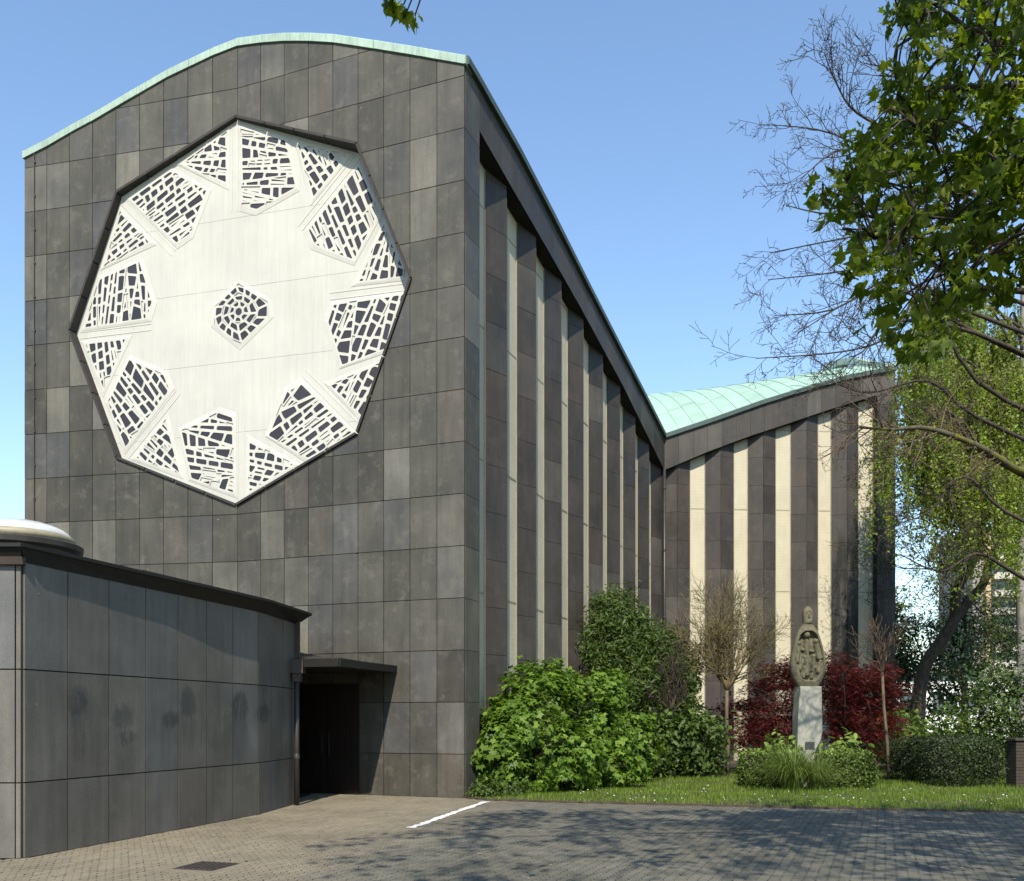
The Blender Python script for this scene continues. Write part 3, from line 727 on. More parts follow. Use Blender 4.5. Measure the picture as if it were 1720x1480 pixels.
# ---- roof
eD, nD, LD = frame2(D, E_)
Fp = E_ - nD * 11.6; Rm = E_ - nD * 5.8; O_ = V2(-0.35, 41.2); A_ = V2(-8.6, 40.3); G_ = Fp - eD * 9.28
RIDGE0, RIDGE1 = 15.0, 16.9
def roof_pt(e0, e1, z_e, r0, r1, zr, s, t, bulge=0.0):
    if e0 is D: bulge = 0.30
    p = e0 + (e1 - e0) * s; q = r0 + (r1 - r0) * s; x = p.lerp(q, t); z = z_e(s) + (zr(s) - z_e(s)) * t + bulge * math.sin(math.pi * t); return (x.x, x.y, z)
rb = MB()
def roof_sheet(mb, args, s0, s1, nt=10, lift=0.0):
    k = len(mb.v)
    for i in range(nt + 1):
        for s in (s0, s1):
            x, y, z = roof_pt(*args, s, i / nt); mb.v.append((x, y, z + lift))
    for i in range(nt): mb.f.append((k + 2 * i, k + 2 * i + 1, k + 2 * i + 3, k + 2 * i + 2))
zr_f = lambda s: 16.9 + (RIDGE0 - 16.9) * s
front_r = (C, D, lambda s: lerp(SIDE_TOP, s * 17.755) - .20, B, O_, zr_f)
front_l = (A, A_, lambda s: lerp(SIDE_TOP, s * 17.755) - .20, B, O_, zr_f)
R0 = D - nD * 5.8
wing_f = (D, E_, lambda s: lerp(WING_TOP, s * 9.28) - .03 + min(0, s) * 1.5, R0, Rm, lambda s: 16.25 + 1.1 * s)
wing_b = (G_, Fp, lambda s: lerp(WING_TOP, s * 9.28), O_, Rm, lambda s: RIDGE0 + (RIDGE1 - RIDGE0) * s)
for s in range(12): roof_sheet(rb, front_r, s / 12, (s + 1) / 12, 4); roof_sheet(rb, front_l, s / 12, (s + 1) / 12, 4)
for s in range(6): roof_sheet(rb, wing_b, s / 6, (s + 1) / 6)
rb.add([(A_.x, A_.y, 12.7), (O_.x, O_.y, RIDGE0), (G_.x, G_.y, 12.7)], [(0, 1, 2)])
roof = rb.build('roof', M['copper'], church)
NS = 16
for i in range(-8, NS):
    mb = MB(); a, b = i / NS, (i + 1) / NS; nt = 10; k = 0
    for j in range(nt + 1):
        for s, lf in ((a, 0), (a, .028), (a + .0022, .028), (a + .0022, 0), (b, 0)):
            x, y, z = roof_pt(*wing_f, min(s, 1), j / nt); mb.v.append((x, y, z + lf))
    for j in range(nt):
        for m_ in range(4): mb.f.append((j * 5 + m_, j * 5 + m_ + 1, j * 5 + m_ + 6, j * 5 + m_ + 5))
    for tt in (0.28 + .04 * (i % 3), 0.72 + .03 * (i % 2)):
        v4 = [roof_pt(*wing_f, s, t_) for s, t_ in ((a + .004, tt), (b, tt), (b, tt + .004), (a + .004, tt + .004))]
        mb.add([(x, y, z + .012) for x, y, z in v4], [(0, 1, 2, 3)])
    mb.build('copper_sheet', M['copper'], roof)
# remaining walls of the shell: left flank, back, far end with its curved copper cap
mb = MB()
def wallq(p, q, z1, z2): mb.add([(p.x, p.y, 0), (q.x, q.y, 0), (q.x, q.y, z2), (p.x, p.y, z1)], [(0, 1, 2, 3)])
wallq(A_, A, 12.7, 15.6); wallq(G_, A_, 12.7, 12.7); wallq(Fp, G_, 15.4, 12.7)
mb.add([(E_.x, E_.y, 0), (Fp.x, Fp.y, 0), (Fp.x, Fp.y, 15.4), (Rm.x, Rm.y, 17.6), (E_.x, E_.y, 15.4)], [(0, 1, 2, 3, 4)])
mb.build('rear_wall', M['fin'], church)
ENDT = [(0, 15.50), (1.5, 16.1), (3.0, 16.85), (4.4, 17.35), (5.8, 17.55), (7.2, 17.35), (8.6, 16.85), (10.1, 16.1), (11.6, 15.5)]
band('copper_coping', E_, Fp, ENDT, [0, 2, 4, 5.8, 7.6, 9.6, 11.6], 0.26, 0.10, 0.4, M['copper_band'], church)

# ------------------------------------------------------------ annex
annex = thing('annex', (AW[1].x - 2.5, AW[1].y, 0), 'low grey stone annex with dark eaves, domed skylight and covered doorway', 'annex')
def annex_mat():
    m = M['annex'].copy(); m.name = 'annex_stone_smudged'; nt = m.node_tree; b = nt.nodes['Principled BSDF']
    src = b.inputs['Base Color'].links[0].from_socket
    geo = nt.nodes.new('ShaderNodeNewGeometry'); nz = nt.nodes.new('ShaderNodeTexNoise'); nz.inputs['Scale'].default_value = 11.0; nz.inputs['Detail'].default_value = 6
    ad = nt.nodes.new('ShaderNodeVectorMath'); ad.operation = 'MULTIPLY_ADD'; nt.links.new(nz.outputs['Color'], ad.inputs[0]); ad.inputs[1].default_value = (.25, .25, .25); nt.links.new(geo.outputs['Position'], ad.inputs[2])
    total = None
    e, n, L = frame2(AW[0], AW[1])
    for (x, y, w, h, k) in ((132, 1180, .19, .22, .85), (208, 1205, .25, .20, .6), (212, 1238, .24, .12, .75), (288, 1208, .24, .13, .85), (316, 1182, .22, .28, .75), (403, 1188, .28, .28, .85), (447, 1198, .35, .18, .75), (133, 1225, .14, .5, .4), (212, 1268, .22, .4, .4), (403, 1235, .28, .5, .45), (318, 1225, .2, .4, .35)):
        t = tpx(AW[0], AW[1], -.03, x); p = AW[0] + e * t; Yd = p.y; z = CAM + (YH - y) / F * Yd
        sb = nt.nodes.new('ShaderNodeVectorMath'); sb.operation = 'SUBTRACT'; nt.links.new(ad.outputs[0], sb.inputs[0]); sb.inputs[1].default_value = (p.x + .12, p.y + .12, z + .12)
        ml = nt.nodes.new('ShaderNodeVectorMath'); ml.operation = 'MULTIPLY'; nt.links.new(sb.outputs[0], ml.inputs[0]); ml.inputs[1].default_value = (1 / w, 1 / w, 1 / h)
        ln = nt.nodes.new('ShaderNodeVectorMath'); ln.operation = 'LENGTH'; nt.links.new(ml.outputs[0], ln.inputs[0])
        mr = nt.nodes.new('ShaderNodeMapRange'); mr.inputs[1].default_value = .7; mr.inputs[2].default_value = 1.1; mr.inputs[3].default_value = k; mr.inputs[4].default_value = 0; nt.links.new(ln.outputs['Value'], mr.inputs[0])
        if total is None: total = mr.outputs[0]
        else:
            mx = nt.nodes.new('ShaderNodeMath'); mx.operation = 'MAXIMUM'; nt.links.new(total, mx.inputs[0]); nt.links.new(mr.outputs[0], mx.inputs[1]); total = mx.outputs[0]
    mp = nt.nodes.new('ShaderNodeMapping'); mp.inputs['Scale'].default_value = (9, 9, 2.2); nt.links.new(geo.outputs['Position'], mp.inputs[0])
    dn = nt.nodes.new('ShaderNodeTexNoise'); dn.inputs['Scale'].default_value = 1.4; dn.inputs['Detail'].default_value = 6; dn.inputs['Roughness'].default_value = .65; nt.links.new(mp.outputs[0], dn.inputs['Vector'])
    dm = nt.nodes.new('ShaderNodeMapRange'); dm.inputs[1].default_value = .28; dm.inputs[2].default_value = .50; nt.links.new(dn.outputs['Fac'], dm.inputs[0])
    mu = nt.nodes.new('ShaderNodeMath'); mu.operation = 'MULTIPLY'; nt.links.new(total, mu.inputs[0]); nt.links.new(dm.outputs[0], mu.inputs[1]); total = mu.outputs[0]
    mix = nt.nodes.new('ShaderNodeMix'); mix.data_type = 'RGBA'; nt.links.new(total, mix.inputs[0]); nt.links.new(src, mix.inputs[6]); mix.inputs[7].default_value = (.03, .03, .031, 1)
    nt.links.new(mix.outputs[2], b.inputs['Base Color']); return m
M['annex_wall'] = annex_mat()
ZA = [0.0, 0.905, 2.26, 3.62]
core = MB(); plist = []
Lf = V2(-9.6, 11.03)
for P, Q, cuts_ in ((Lf, AW[0], None), (AW[0], AW[1], [39, 114, 183, 245, 299, 347, 391, 431]), (AW[1], AW[2], [431, 455, 476, 492])):
    e, n, L = frame2(P, Q)
    ts = [0, .95, 1.9, 2.8, 3.68, 3.75] if cuts_ is None else [tpx(P, Q, -.03, x) for x in cuts_]
    if cuts_ is not None: ts[0] = 0.0; ts[-1] = L
    flat(core, [(0, 0), (L, 0), (L, 3.62), (0, 3.62)], P, e, n, 0)
    for a, b in zip(ts, ts[1:]):
        for lo, hi in zip(ZA, ZA[1:]):
            q = inset([(a, lo), (b, lo), (b, hi), (a, hi)], 0.008); plist.append((q, P, e, n))
aw = core.build('wall', M['joint'], annex)
for q, P, e, n in plist: slabs('wall_panel', [q], P, e, n, 0, .03 + random.uniform(-.003, .003), M['annex_wall'], aw)
# roof slab with a thin metal edge; the eave stands out more towards the entrance
ez = [(0, .11), (2.1, .13), (3.3, .19), (5.23, .22), (7.2, .30)]
e1, n1, L1 = frame2(AW[0], AW[1]); e2, n2, L2 = frame2(AW[1], AW[2])
ev = [V2(-9.6, 10.90), AW[0] + V2(.055, -.13)]
for t in (2.1, 3.3, 5.23): ev.append(AW[0] + e1 * t + n1 * lerp(ez, t))
ev += [AW[2] + n2 * .31 + e2 * -.1, AW[2] + n2 * .30 + e2 * .14]
rp = ev + [V2(-4.6, 18.4), V2(-4.9, 20.9), V2(-9.6, 22.2)]
mb = MB(); mb.prism([(p.x, p.y) for p in rp], 3.695, 3.72); mb.build('roof', M['roofing'], annex)
gm = MB(); sof = MB()
ww = [V2(-9.6, 11.03), AW[0], AW[0] + e1 * 2.1, AW[0] + e1 * 3.3, AW[1], AW[2] - e2 * .1, AW[2] + e2 * .14]
for i, (p, q) in enumerate(zip(ev, ev[1:])):
    e, n, L = frame2(p, q)
    gm.add([P3(p, e, n, t, o, z) for t in (-.01, L + .01) for o, z in ((0.0, 3.69), (.03, 3.70), (.03, 3.745), (-.05, 3.755), (-.05, 3.72))], [(0, 1, 6, 5), (1, 2, 7, 6), (2, 3, 8, 7), (3, 4, 9, 8), (4, 3, 2, 1, 0), (5, 6, 7, 8, 9)])
    a_, b_ = ww[i], ww[i + 1]
    sof.add([(p.x, p.y, 3.692), (q.x, q.y, 3.692), (b_.x + n.x * .04, b_.y + n.y * .04, 3.535), (a_.x + n.x * .04, a_.y + n.y * .04, 3.535)], [(0, 1, 2, 3)])
sof.build('soffit', M['black_metal'], annex)
gm.build('eave_edge', M['black_metal'], annex)
g2 = MB(); e, n, L = frame2(ev[0], ev[1])
g2.add([P3(ev[0], e, n, t, o, z) for t in (0, L - .0) for o, z in ((-.1, 3.50), (-.03, 3.50), (-.01, 3.59), (-.1, 3.59))], [(0, 1, 5, 4), (1, 2, 6, 5), (2, 3, 7, 6), (4, 5, 6, 7), (3, 2, 1, 0)]); g2.build('gutter', M['brown_metal'], annex)
# upstand plates lying on the roof edge (stepped flashing)
for t in (2.6, 3.5, 4.5, 5.1):
    p = AW[0] + e1 * t; m_ = MB(); m_.box((p.x - .12, p.y, 3.765), (.3, .85, .045), math.atan2(-e1.x, e1.y)); m_.build('flashing', M['brown_metal'], annex)
# domed skylight
sc = PX(28, 905, 13.1); sc = (sc.x, sc.y)
cb = MB(); cb.lathe(sc, [(0.72, 3.70), (0.78, 4.02), (0.86, 4.06), (0.87, 4.13), (0.82, 4.15), (0.0, 4.15)], 40); skl = cb.build('skylight', M['dark_metal'], annex, False)
cb = MB(); cb.lathe(sc, [(0.71, 4.14), (0.77, 4.18), (0.76, 4.24), (0.71, 4.27)], 40); cb.build('ring', M['frame_metal'], skl, True)
prof = [(0.72 * math.cos(a), 4.24 + 0.24 * math.sin(a)) for a in [math.radians(d) for d in range(0, 91, 9)]]
cb = MB(); cb.lathe(sc, prof, 40); cb.build('dome', M['dome'], skl, True)
# canopy over the entrance, door wall, downpipe
Q1, Q2 = V2(-4.25, 17.86), V2(-3.30, 17.62)
tq = tpx(B, C, -.03, 665); eb, nb, Lb = frame2(B, C); Q3 = B + eb * tq + nb * .04; Q4 = B + eb * (tq - 2.3) + nb * .04
mb = MB(); mb.prism([(Q1.x, Q1.y), (Q2.x, Q2.y), (Q3.x, Q3.y), (Q4.x, Q4.y), (-4.5, 19.0)], [2.70] * 5, [2.84, 2.84, 2.80, 2.98, 2.98]); can = mb.build('canopy', M['dark_metal'], annex)
for p, q in ((Q1, Q2), (Q2, Q3)):
    e, n, L = frame2(p, q); m_ = MB()
    m_.add([P3(p, e, n, t, o, z) for t in (0, L) for o, z in ((0.0, 2.67), (.03, 2.67), (.035, 2.82), (0.0, 2.82))], [(0, 1, 5, 4), (1, 2, 6, 5), (2, 3, 7, 6), (4, 5, 6, 7), (3, 2, 1, 0)]); m_.build('edge_strip', M['black_metal'], can)
mb = MB(); mb.bar((-4.16, 17.83, 0), (-4.16, 17.83, 2.6), .05, 10); mb.lathe((-4.16, 17.83), [(0.06, .9), (.062, .96), (.05, 1.0)], 10); pipe = mb.build('downpipe', M['dark_metal'], annex, True)
mb = MB(); mb.prism([(-4.28, 17.72), (-4.02, 17.72), (-4.02, 17.98), (-4.28, 17.98)], 2.55, 2.82); mb.box((-4.15, 17.85, 2.47), (.16, .16, .16)); mb.build('hopper', M['brown_metal'], pipe)
# unseen recess added behind the annex end to darken the entrance: inner wall, far wall, ceiling; the doors stand in the church wall at its back
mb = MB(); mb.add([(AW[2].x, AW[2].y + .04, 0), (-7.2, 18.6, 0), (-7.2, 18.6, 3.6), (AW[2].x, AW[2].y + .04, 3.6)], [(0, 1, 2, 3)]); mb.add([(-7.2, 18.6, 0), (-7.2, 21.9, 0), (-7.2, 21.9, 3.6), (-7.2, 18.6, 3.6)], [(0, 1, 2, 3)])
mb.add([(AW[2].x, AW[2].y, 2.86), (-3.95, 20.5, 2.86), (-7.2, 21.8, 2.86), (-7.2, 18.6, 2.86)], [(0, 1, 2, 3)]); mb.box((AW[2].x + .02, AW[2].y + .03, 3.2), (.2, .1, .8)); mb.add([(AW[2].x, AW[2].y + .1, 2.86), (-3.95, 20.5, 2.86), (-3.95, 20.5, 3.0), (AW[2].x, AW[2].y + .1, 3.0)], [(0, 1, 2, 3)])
mb.build('added_vestibule', M['brown_metal'], annex)
e, n, L = frame2(B, C); t0, t1 = tpx(B, C, -.05, 498), tpx(B, C, -.05, 603); tm = (t0 + t1) / 2  # doors widened over the shaded wall to carry the black of the entrance
for a, b in ((t0, tm - .01), (tm + .01, t1)):
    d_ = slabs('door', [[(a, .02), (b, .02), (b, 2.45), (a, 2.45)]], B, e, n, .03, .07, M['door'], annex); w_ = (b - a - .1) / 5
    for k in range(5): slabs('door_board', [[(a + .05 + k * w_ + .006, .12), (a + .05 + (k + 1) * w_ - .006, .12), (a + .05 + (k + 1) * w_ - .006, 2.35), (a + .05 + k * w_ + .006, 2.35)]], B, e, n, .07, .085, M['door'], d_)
    t = b - .08 if a < tm - .3 else a + .08; m_ = MB(); m_.bar(P3(B, e, n, t, .13, .85), P3(B, e, n, t, .13, 1.35), .015, 6); m_.build('handle', M['black_metal'], d_)

# ------------------------------------------------------------ markings and covers on the pavement
p, q = GX(690, 1391), GX(816, 1347); d = Vector((q.x - p.x, q.y - p.y)); Lm = d.length; d.normalize(); nn = Vector((-d.y, d.x))
lv, rv = [], []
for i in range(0, 46):
    t = Lm * i / 45; j1, j2 = random.choice((-.03, -.01, 0, .01, .02)), random.choice((-.02, -.01, 0, .01, .03)); b_ = Vector((p.x, p.y)) + d * t
    l_ = b_ + nn * (.065 + j1); r_ = b_ - nn * (.065 + j2); lv.append((l_.x, l_.y, .0075)); rv.append((r_.x, r_.y, .0075))
mk('parking_line', lv + rv, [(i, 46 + i, 47 + i, i + 1) for i in range(45)], M['paint']); tag(bpy.data.objects['parking_line'], 'worn white painted parking line running to the corner of the church', 'road marking')
gr = thing('drain_grate', (grate_c.x, grate_c.y, 0), 'rectangular rusty iron drain cover in the paving near the annex', 'drain cover'); ga = math.radians(-17)
mb = MB(); mb.box((grate_c.x, grate_c.y, -.012), (.80, .86, .020), ga); mb.build('concrete_surround', M['paver'], gr); mb = MB(); mb.box((grate_c.x, grate_c.y, -.003), (.50, .54, .014), ga); mb.build('plate', M['iron'], gr)
for k in range(7):
    t = -.21 + .07 * k; mb = MB(); mb.box((grate_c.x + t * math.cos(ga), grate_c.y + t * math.sin(ga), .008), (.04, .48, .010), ga); mb.build('rib', M['iron'], gr)
cv = thing('manhole_cover', (cover_c.x, cover_c.y, 0), 'round dark iron manhole cover close to the lawn edge', 'manhole cover')
mb = MB(); mb.lathe((cover_c.x, cover_c.y), [(0.33, -.02), (.33, .004), (.30, .006), (.295, -.002), (.28, -.002), (.275, .005), (0, .007)], 32); mb.build('lid', M['iron'], cv)
# ------------------------------------------------------------ plants: helpers
def scatter(name, pts, size, tmpl, mat, parent, up=0.5, out=None, jitter=0.35, droop=0.0, rng=RNG):
    """many copies of a small leaf outline; tmpl: (verts (k,3), faces). up biases the leaf normal upward, out gives outward directions"""
    pts = np.asarray(pts); N = len(pts); tv, tf = tmpl; tv = np.asarray(tv, float)
    nrm = rng.normal(size=(N, 3)); nrm /= np.linalg.norm(nrm, axis=1)[:, None]
    nrm = nrm * (1 - up) + np.array([0, 0, 1.0]) * up
    if out is not None: nrm += out * 0.6
    nrm /= np.linalg.norm(nrm, axis=1)[:, None] + 1e-9
    d = rng.normal(size=(N, 3)); d[:, 2] -= droop; d -= nrm * (d * nrm).sum(1)[:, None]; d /= np.linalg.norm(d, axis=1)[:, None] + 1e-9
    s = np.cross(nrm, d); sc = size * (1 + rng.uniform(-jitter, jitter, N))
    V = pts[:, None, :] + sc[:, None, None] * (tv[None, :, 0:1] * s[:, None, :] + tv[None, :, 1:2] * d[:, None, :] + tv[None, :, 2:3] * nrm[:, None, :])
    k = len(tv); lp = np.array([i for f in tf for i in f]); sz = np.array([len(f) for f in tf])
    loops = (lp[None, :] + (np.arange(N) * k)[:, None]).ravel()
    return mk_np(name, V.reshape(-1, 3), loops, np.tile(sz, N), mat, parent, True)
LEAF = ([(0, 0, 0), (.28, .35, .07), (.22, .75, .05), (0, 1, -.06), (-.22, .75, .05), (-.28, .35, .07)], [(0, 1, 2, 3), (0, 3, 4, 5)])
SMALL = ([(0, 0, 0), (.34, .5, .08), (0, 1, 0), (-.34, .5, .08)], [(0, 1, 2), (0, 2, 3)])
NARROW = ([(0, 0, 0), (.13, .45, .04), (0, 1, -.05), (-.13, .45, .04)], [(0, 1, 2), (0, 2, 3)])
def palm(lobes, depth, spread=1.0):
    v = [(0, 0.15, 0)]; n_ = len(lobes)
    for i, (a, r) in enumerate(lobes):
        a = math.radians(a); v.append((math.sin(a) * r, .15 + math.cos(a) * r, -.30 * r * r))
        if i < n_ - 1:
            a2 = math.radians((lobes[i][0] + lobes[i + 1][0]) / 2); v.append((math.sin(a2) * depth, .15 + math.cos(a2) * depth, .03))
    f = [(0, i, i + 1) for i in range(1, len(v) - 1)]; return (v, f)
MAPLE = palm([(-125, .50), (-95, .55), (-55, .88), (-28, .66), (0, 1.05), (28, .66), (55, .88), (95, .55), (125, .50)], .60)
FINGER = palm([(-100, .55), (-52, .85), (0, 1.0), (52, .85), (100, .55)], .20)
def clump_pts(c, r, n_clumps, per, spread, rng=RNG, shell=0.35, flat_bottom=None, squash=(1, 1, 1)):
    """leaf positions in clumps spread through an uneven ellipsoid; returns points and outward directions"""
    c = np.array(c, float); r = np.array(r, float)
    d = rng.normal(size=(n_clumps, 3)); d /= np.linalg.norm(d, axis=1)[:, None]
    k = rng.uniform(shell, 1.0, n_clumps) ** 0.6
    lump = 1 + 0.16 * np.sin(d[:, 0] * 5 + c[0] * 3) * np.cos(d[:, 1] * 4 + c[1]) + 0.12 * np.sin(d[:, 2] * 7 + c[0]) + rng.normal(0, .05, n_clumps)
    cc = c + d * r * (k * lump)[:, None]
    P = np.repeat(cc, per, 0) + rng.normal(size=(n_clumps * per, 3)) * spread * np.array(squash)
    O = np.repeat(d, per, 0)
    if flat_bottom is not None: m = P[:, 2] > flat_bottom; P, O = P[m], O[m]
    return P, O
def grow(paths, p, d, L, r, level, rng, wig=0.25, upb=0.1, kids=(3, 5), ratio=0.6, seg=5, spread=0.7, start=0.35, minr=0.004, taper=0.35):
    """recursive branching; appends (points, radii) polylines"""
    pts = [p]; rad = [r]; d = d.normalized(); q = p.copy(); dirs = [d]
    for i in range(seg):
        d = (d + Vector((rng.gauss(0, wig), rng.gauss(0, wig), rng.gauss(0, wig) + upb)) * 0.5).normalized()
        q = q + d * (L / seg); pts.append(q.copy()); rad.append(max(minr, r * (1 - (1 - taper) * (i + 1) / seg))); dirs.append(d)
    paths.append((pts, rad, level))
    if level <= 0: return
    for k in range(rng.randint(*kids)):
        f = start + (1 - start) * (k + rng.random()) / max(1, kids[1]); f = min(f, 1.0); i = min(int(f * seg), seg - 1); a = f * seg - i
        b = pts[i].lerp(pts[i + 1], a); bd = dirs[i + 1]
        side = bd.cross(Vector((rng.gauss(0, 1), rng.gauss(0, 1), rng.gauss(0, 1)))).normalized()
        nd = (bd * (1 - spread * .5) + side * spread).normalized()
        grow(paths, b, nd, L * ratio * rng.uniform(.7, 1.15), max(minr, rad[i] * 0.62), level - 1, rng, wig, upb, kids, ratio, max(3, seg - 1), spread, start * .7, minr, taper)
def limbs(paths, name, mat, parent, smooth=True, sides=(3, 4, 5, 6, 7)):
    mb = MB()
    for pts, rad, lv in paths: mb.tube(pts, rad, sides[min(lv, len(sides) - 1)])
    return mb.build(name, mat, parent, smooth)
def gpos(x, Y): return Vector(((x - CX) / F * Y, Y, 0.03))

# ------------------------------------------------------------ lawn grass and daisies
N = 190000; xs = RNG.uniform(-0.9, 19, N); ys = RNG.uniform(15.5, 31, N) ** 1.0
ly = np.array([lawn_y(x) for x in np.linspace(-0.9, 19, 400)]); lyi = np.interp(xs, np.linspace(-0.9, 19, 400), ly)
keep = (ys > lyi + RNG.normal(0.02, 0.05, N)) & (np.abs(xs) < 0.68 * ys) & (RNG.uniform(size=N) < np.clip(1.25 - (ys - 16) / 16, .2, 1))
keep &= (xs - C.x) * 0.921 - (ys - C.y) * 0.389 > 0.1
xs, ys = xs[keep], ys[keep]; N = len(xs); hgt = RNG.uniform(.035, .10, N) * (1 + .5 * np.sin(xs * 1.7) * np.cos(ys * 2.3)); an = RNG.uniform(0, 6.283, N); lean = RNG.uniform(0, .05, N); wd = RNG.uniform(.004, .008, N)
bx, by = np.cos(an), np.sin(an); V = np.zeros((N, 3, 3))
V[:, 0] = np.stack([xs - by * wd, ys + bx * wd, np.full(N, .034)], 1); V[:, 1] = np.stack([xs + by * wd, ys - bx * wd, np.full(N, .034)], 1); V[:, 2] = np.stack([xs + bx * lean, ys + by * lean, .034 + hgt], 1)
tag(mk_np('grass', V.reshape(-1, 3), np.arange(N * 3), np.full(N, 3), M['grass']), 'short spring grass of the lawn beside the church', 'grass', kind='stuff')
N = 120; xs = RNG.uniform(1.0, 11, N); ys = 16.6 + np.abs(RNG.normal(0, 2.4, N)); m = ys > np.array([lawn_y(x) for x in xs]) + .15; xs, ys = xs[m], ys[m]
mb = MB()
for x, y in zip(xs, ys):
    r = random.uniform(.009, .02); z = random.uniform(.08, .13); n_ = 6
    mb.add([(x, y, z + .008)] + [(x + r * math.cos(k * 6.283 / n_), y + r * math.sin(k * 6.283 / n_), z + random.uniform(-.006, .006)) for k in range(n_)], [(0, 1 + k, 1 + (k + 1) % n_) for k in range(n_)])
tag(mb.build('daisies', M['daisy']), 'tiny white daisies scattered through the lawn', 'daisies', kind='stuff')

# ------------------------------------------------------------ shrubs along the church
def shrub(name, label, loc, blobs, leaf, size, tmpl, mat, stems=7, up=0.35, spread=0.16, bark='bark', group=None, droop=0.2, cat='shrub', seed=1, per=26):
    root = thing(name, loc, label, cat, group); rg = random.Random(seed)
    PP, OO = [], []
    for c, r, n_ in blobs:
        P, O = clump_pts(c, r, n_, per, spread, flat_bottom=0.06); PP.append(P); OO.append(O)
    scatter('foliage', np.concatenate(PP), size, tmpl, M[mat], root, up, np.concatenate(OO), droop=droop, jitter=.5)
    paths = []
    for k in range(stems):
        c, r, n_ = blobs[k % len(blobs)]
        tgt = Vector(c) + Vector((rg.uniform(-.7, .7) * r[0], rg.uniform(-.7, .7) * r[1], rg.uniform(0, .8) * r[2])); b0 = Vector((c[0] + rg.uniform(-.25, .25) * r[0], c[1] + rg.uniform(-.25, .25) * r[1], 0.0))
        dv = tgt - b0; grow(paths, b0, dv, dv.length, rg.uniform(.015, .03), 2, rg, .2, .1, (3, 4), .5, 5, .7, .35)
    limbs(paths, 'stems', M[bark], root); return root
def top(x, y, Y): return CAM + (YH - y) / F * Y
# the light green mass next to the corner
shrub('deciduous_shrub', 'large bright green leafy shrub against the corner of the church', gpos(860, 20.8),
      [((0.15, 20.6, 1.15), (1.0, .9, 1.15), 100), ((0.55, 21.3, 2.0), (.95, .9, 1.0), 92), ((-0.25, 20.1, .7), (.55, .5, .7), 50), ((1.2, 20.9, .8), (.8, .7, .75), 70), ((1.1, 22.2, 2.25), (.8, .8, .85), 70)], LEAF, 0.105, MAPLE, 'leaf_bright', 10, .5, .10, seed=2, per=28)
shrub('deciduous_shrub', 'mid green leafy shrub between the corner shrub and the tall dark evergreen', gpos(985, 23.0),
      [((1.9, 22.6, 1.2), (1.0, .9, 1.2), 90), ((2.2, 23.6, 2.1), (.85, .8, .9), 80), ((2.9, 23.3, 1.0), (.8, .7, .9), 80), ((2.2, 21.8, .55), (.9, .5, .5), 50)], LEAF, 0.10, MAPLE, 'leaf_bright', 8, .5, .10, seed=3, per=28)
shrub('evergreen_shrub', 'tall dark evergreen shrub in front of the narrow glass strips', gpos(1065, 27.0),
      [((3.0, 27.0, 3.9), (.95, 1.0, 1.45), 150), ((3.9, 27.2, 3.5), (1.0, 1.0, 1.15), 100), ((4.75, 27.0, 3.0), (.75, .8, .9), 70), ((3.2, 26.4, 2.6), (.9, .8, .9), 80), ((4.6, 26.6, 2.2), (.7, .7, .7), 45)], LEAF, 0.17, NARROW, 'leaf_mid', 9, .3, .17, seed=4, per=60)
shrub('laurel_shrub', 'low dense dark shrub under the leaning bare branches', gpos(1130, 26.0),
      [((3.9, 25.6, .9), (.85, .8, .95), 80), ((5.0, 25.8, 1.0), (.9, .8, 1.05), 90), ((5.6, 27.4, .9), (.6, .6, .9), 50)], LEAF, 0.14, LEAF, 'leaf_mid', 6, .4, .16, seed=5, per=44)
shrub('ground_ivy', 'small low green plant at the foot of the church corner', gpos(812, 19.5),
      [((-.55, 19.45, .12), (.3, .22, .22), 24), ((-.1, 19.6, .12), (.45, .25, .25), 30)], LEAF, .07, LEAF, 'leaf_mid', 3, .5, .08, seed=6, cat='plant')
# bare multi-stemmed small trees
def bare_tree(name, label, base, fork, fans, seed, levels=3, r0=.07, mat='bark_light', cat='tree', blen=None, twig_mat=None, group=None):
    root = thing(name, base, label, cat, group); rg = random.Random(seed); tr = [([base, base.lerp(fork, .35) + Vector((.02, 0, 0)), base.lerp(fork, .7) - Vector((.015, 0, 0)), fork], [r0, r0 * .85, r0 * .8, r0 * .75], 4)]
    limbs(tr, 'trunk', M[mat], root); paths = []
    for tgt, r in fans:
        d = tgt - fork; grow(paths, fork, d, d.length * .86, r, levels, rg, .15, .17, (4, 6), .6, 6, .62, .12, .0048, .25)
    limbs(paths, 'branches', M[twig_mat or mat], root)
    if twig_mat == 'bark_tan':
        P = np.array([tuple(p) for pts, rd, lv in paths if lv == 0 for p in pts[2:]]); scatter('buds', P[::2] + RNG.normal(size=P[::2].shape) * .01, .035, SMALL, M['leaf_lime'], root, .2)
    return root
b0 = gpos(1222, 26.4); fk = PX(1221, 1160, 26.4)
bare_tree('bare_shrub_tree', 'leafless small tree with broom of upright twigs left of the statue', b0, fk,
          [(PX(x, y, Y), .036) for x, y, Y in ((1175, 1045, 25.7), (1200, 1030, 26.5), (1225, 1025, 26.1), (1250, 1030, 26.9), (1275, 1048, 25.8), (1165, 1030, 26.0), (1190, 1018, 26.8), (1212, 1010, 26.3), (1238, 1015, 25.9), (1262, 1020, 26.8), (1285, 1040, 26.4), (1300, 1065, 26.1), (1150, 1075, 26.6))], 21, 3, .065, 'bark_light', twig_mat='bark_tan')
b1 = gpos(1493, 24.6); b1 = Vector((b1.x, 24.6, 0.03)); fk1 = PX(1482, 1130, 24.6)
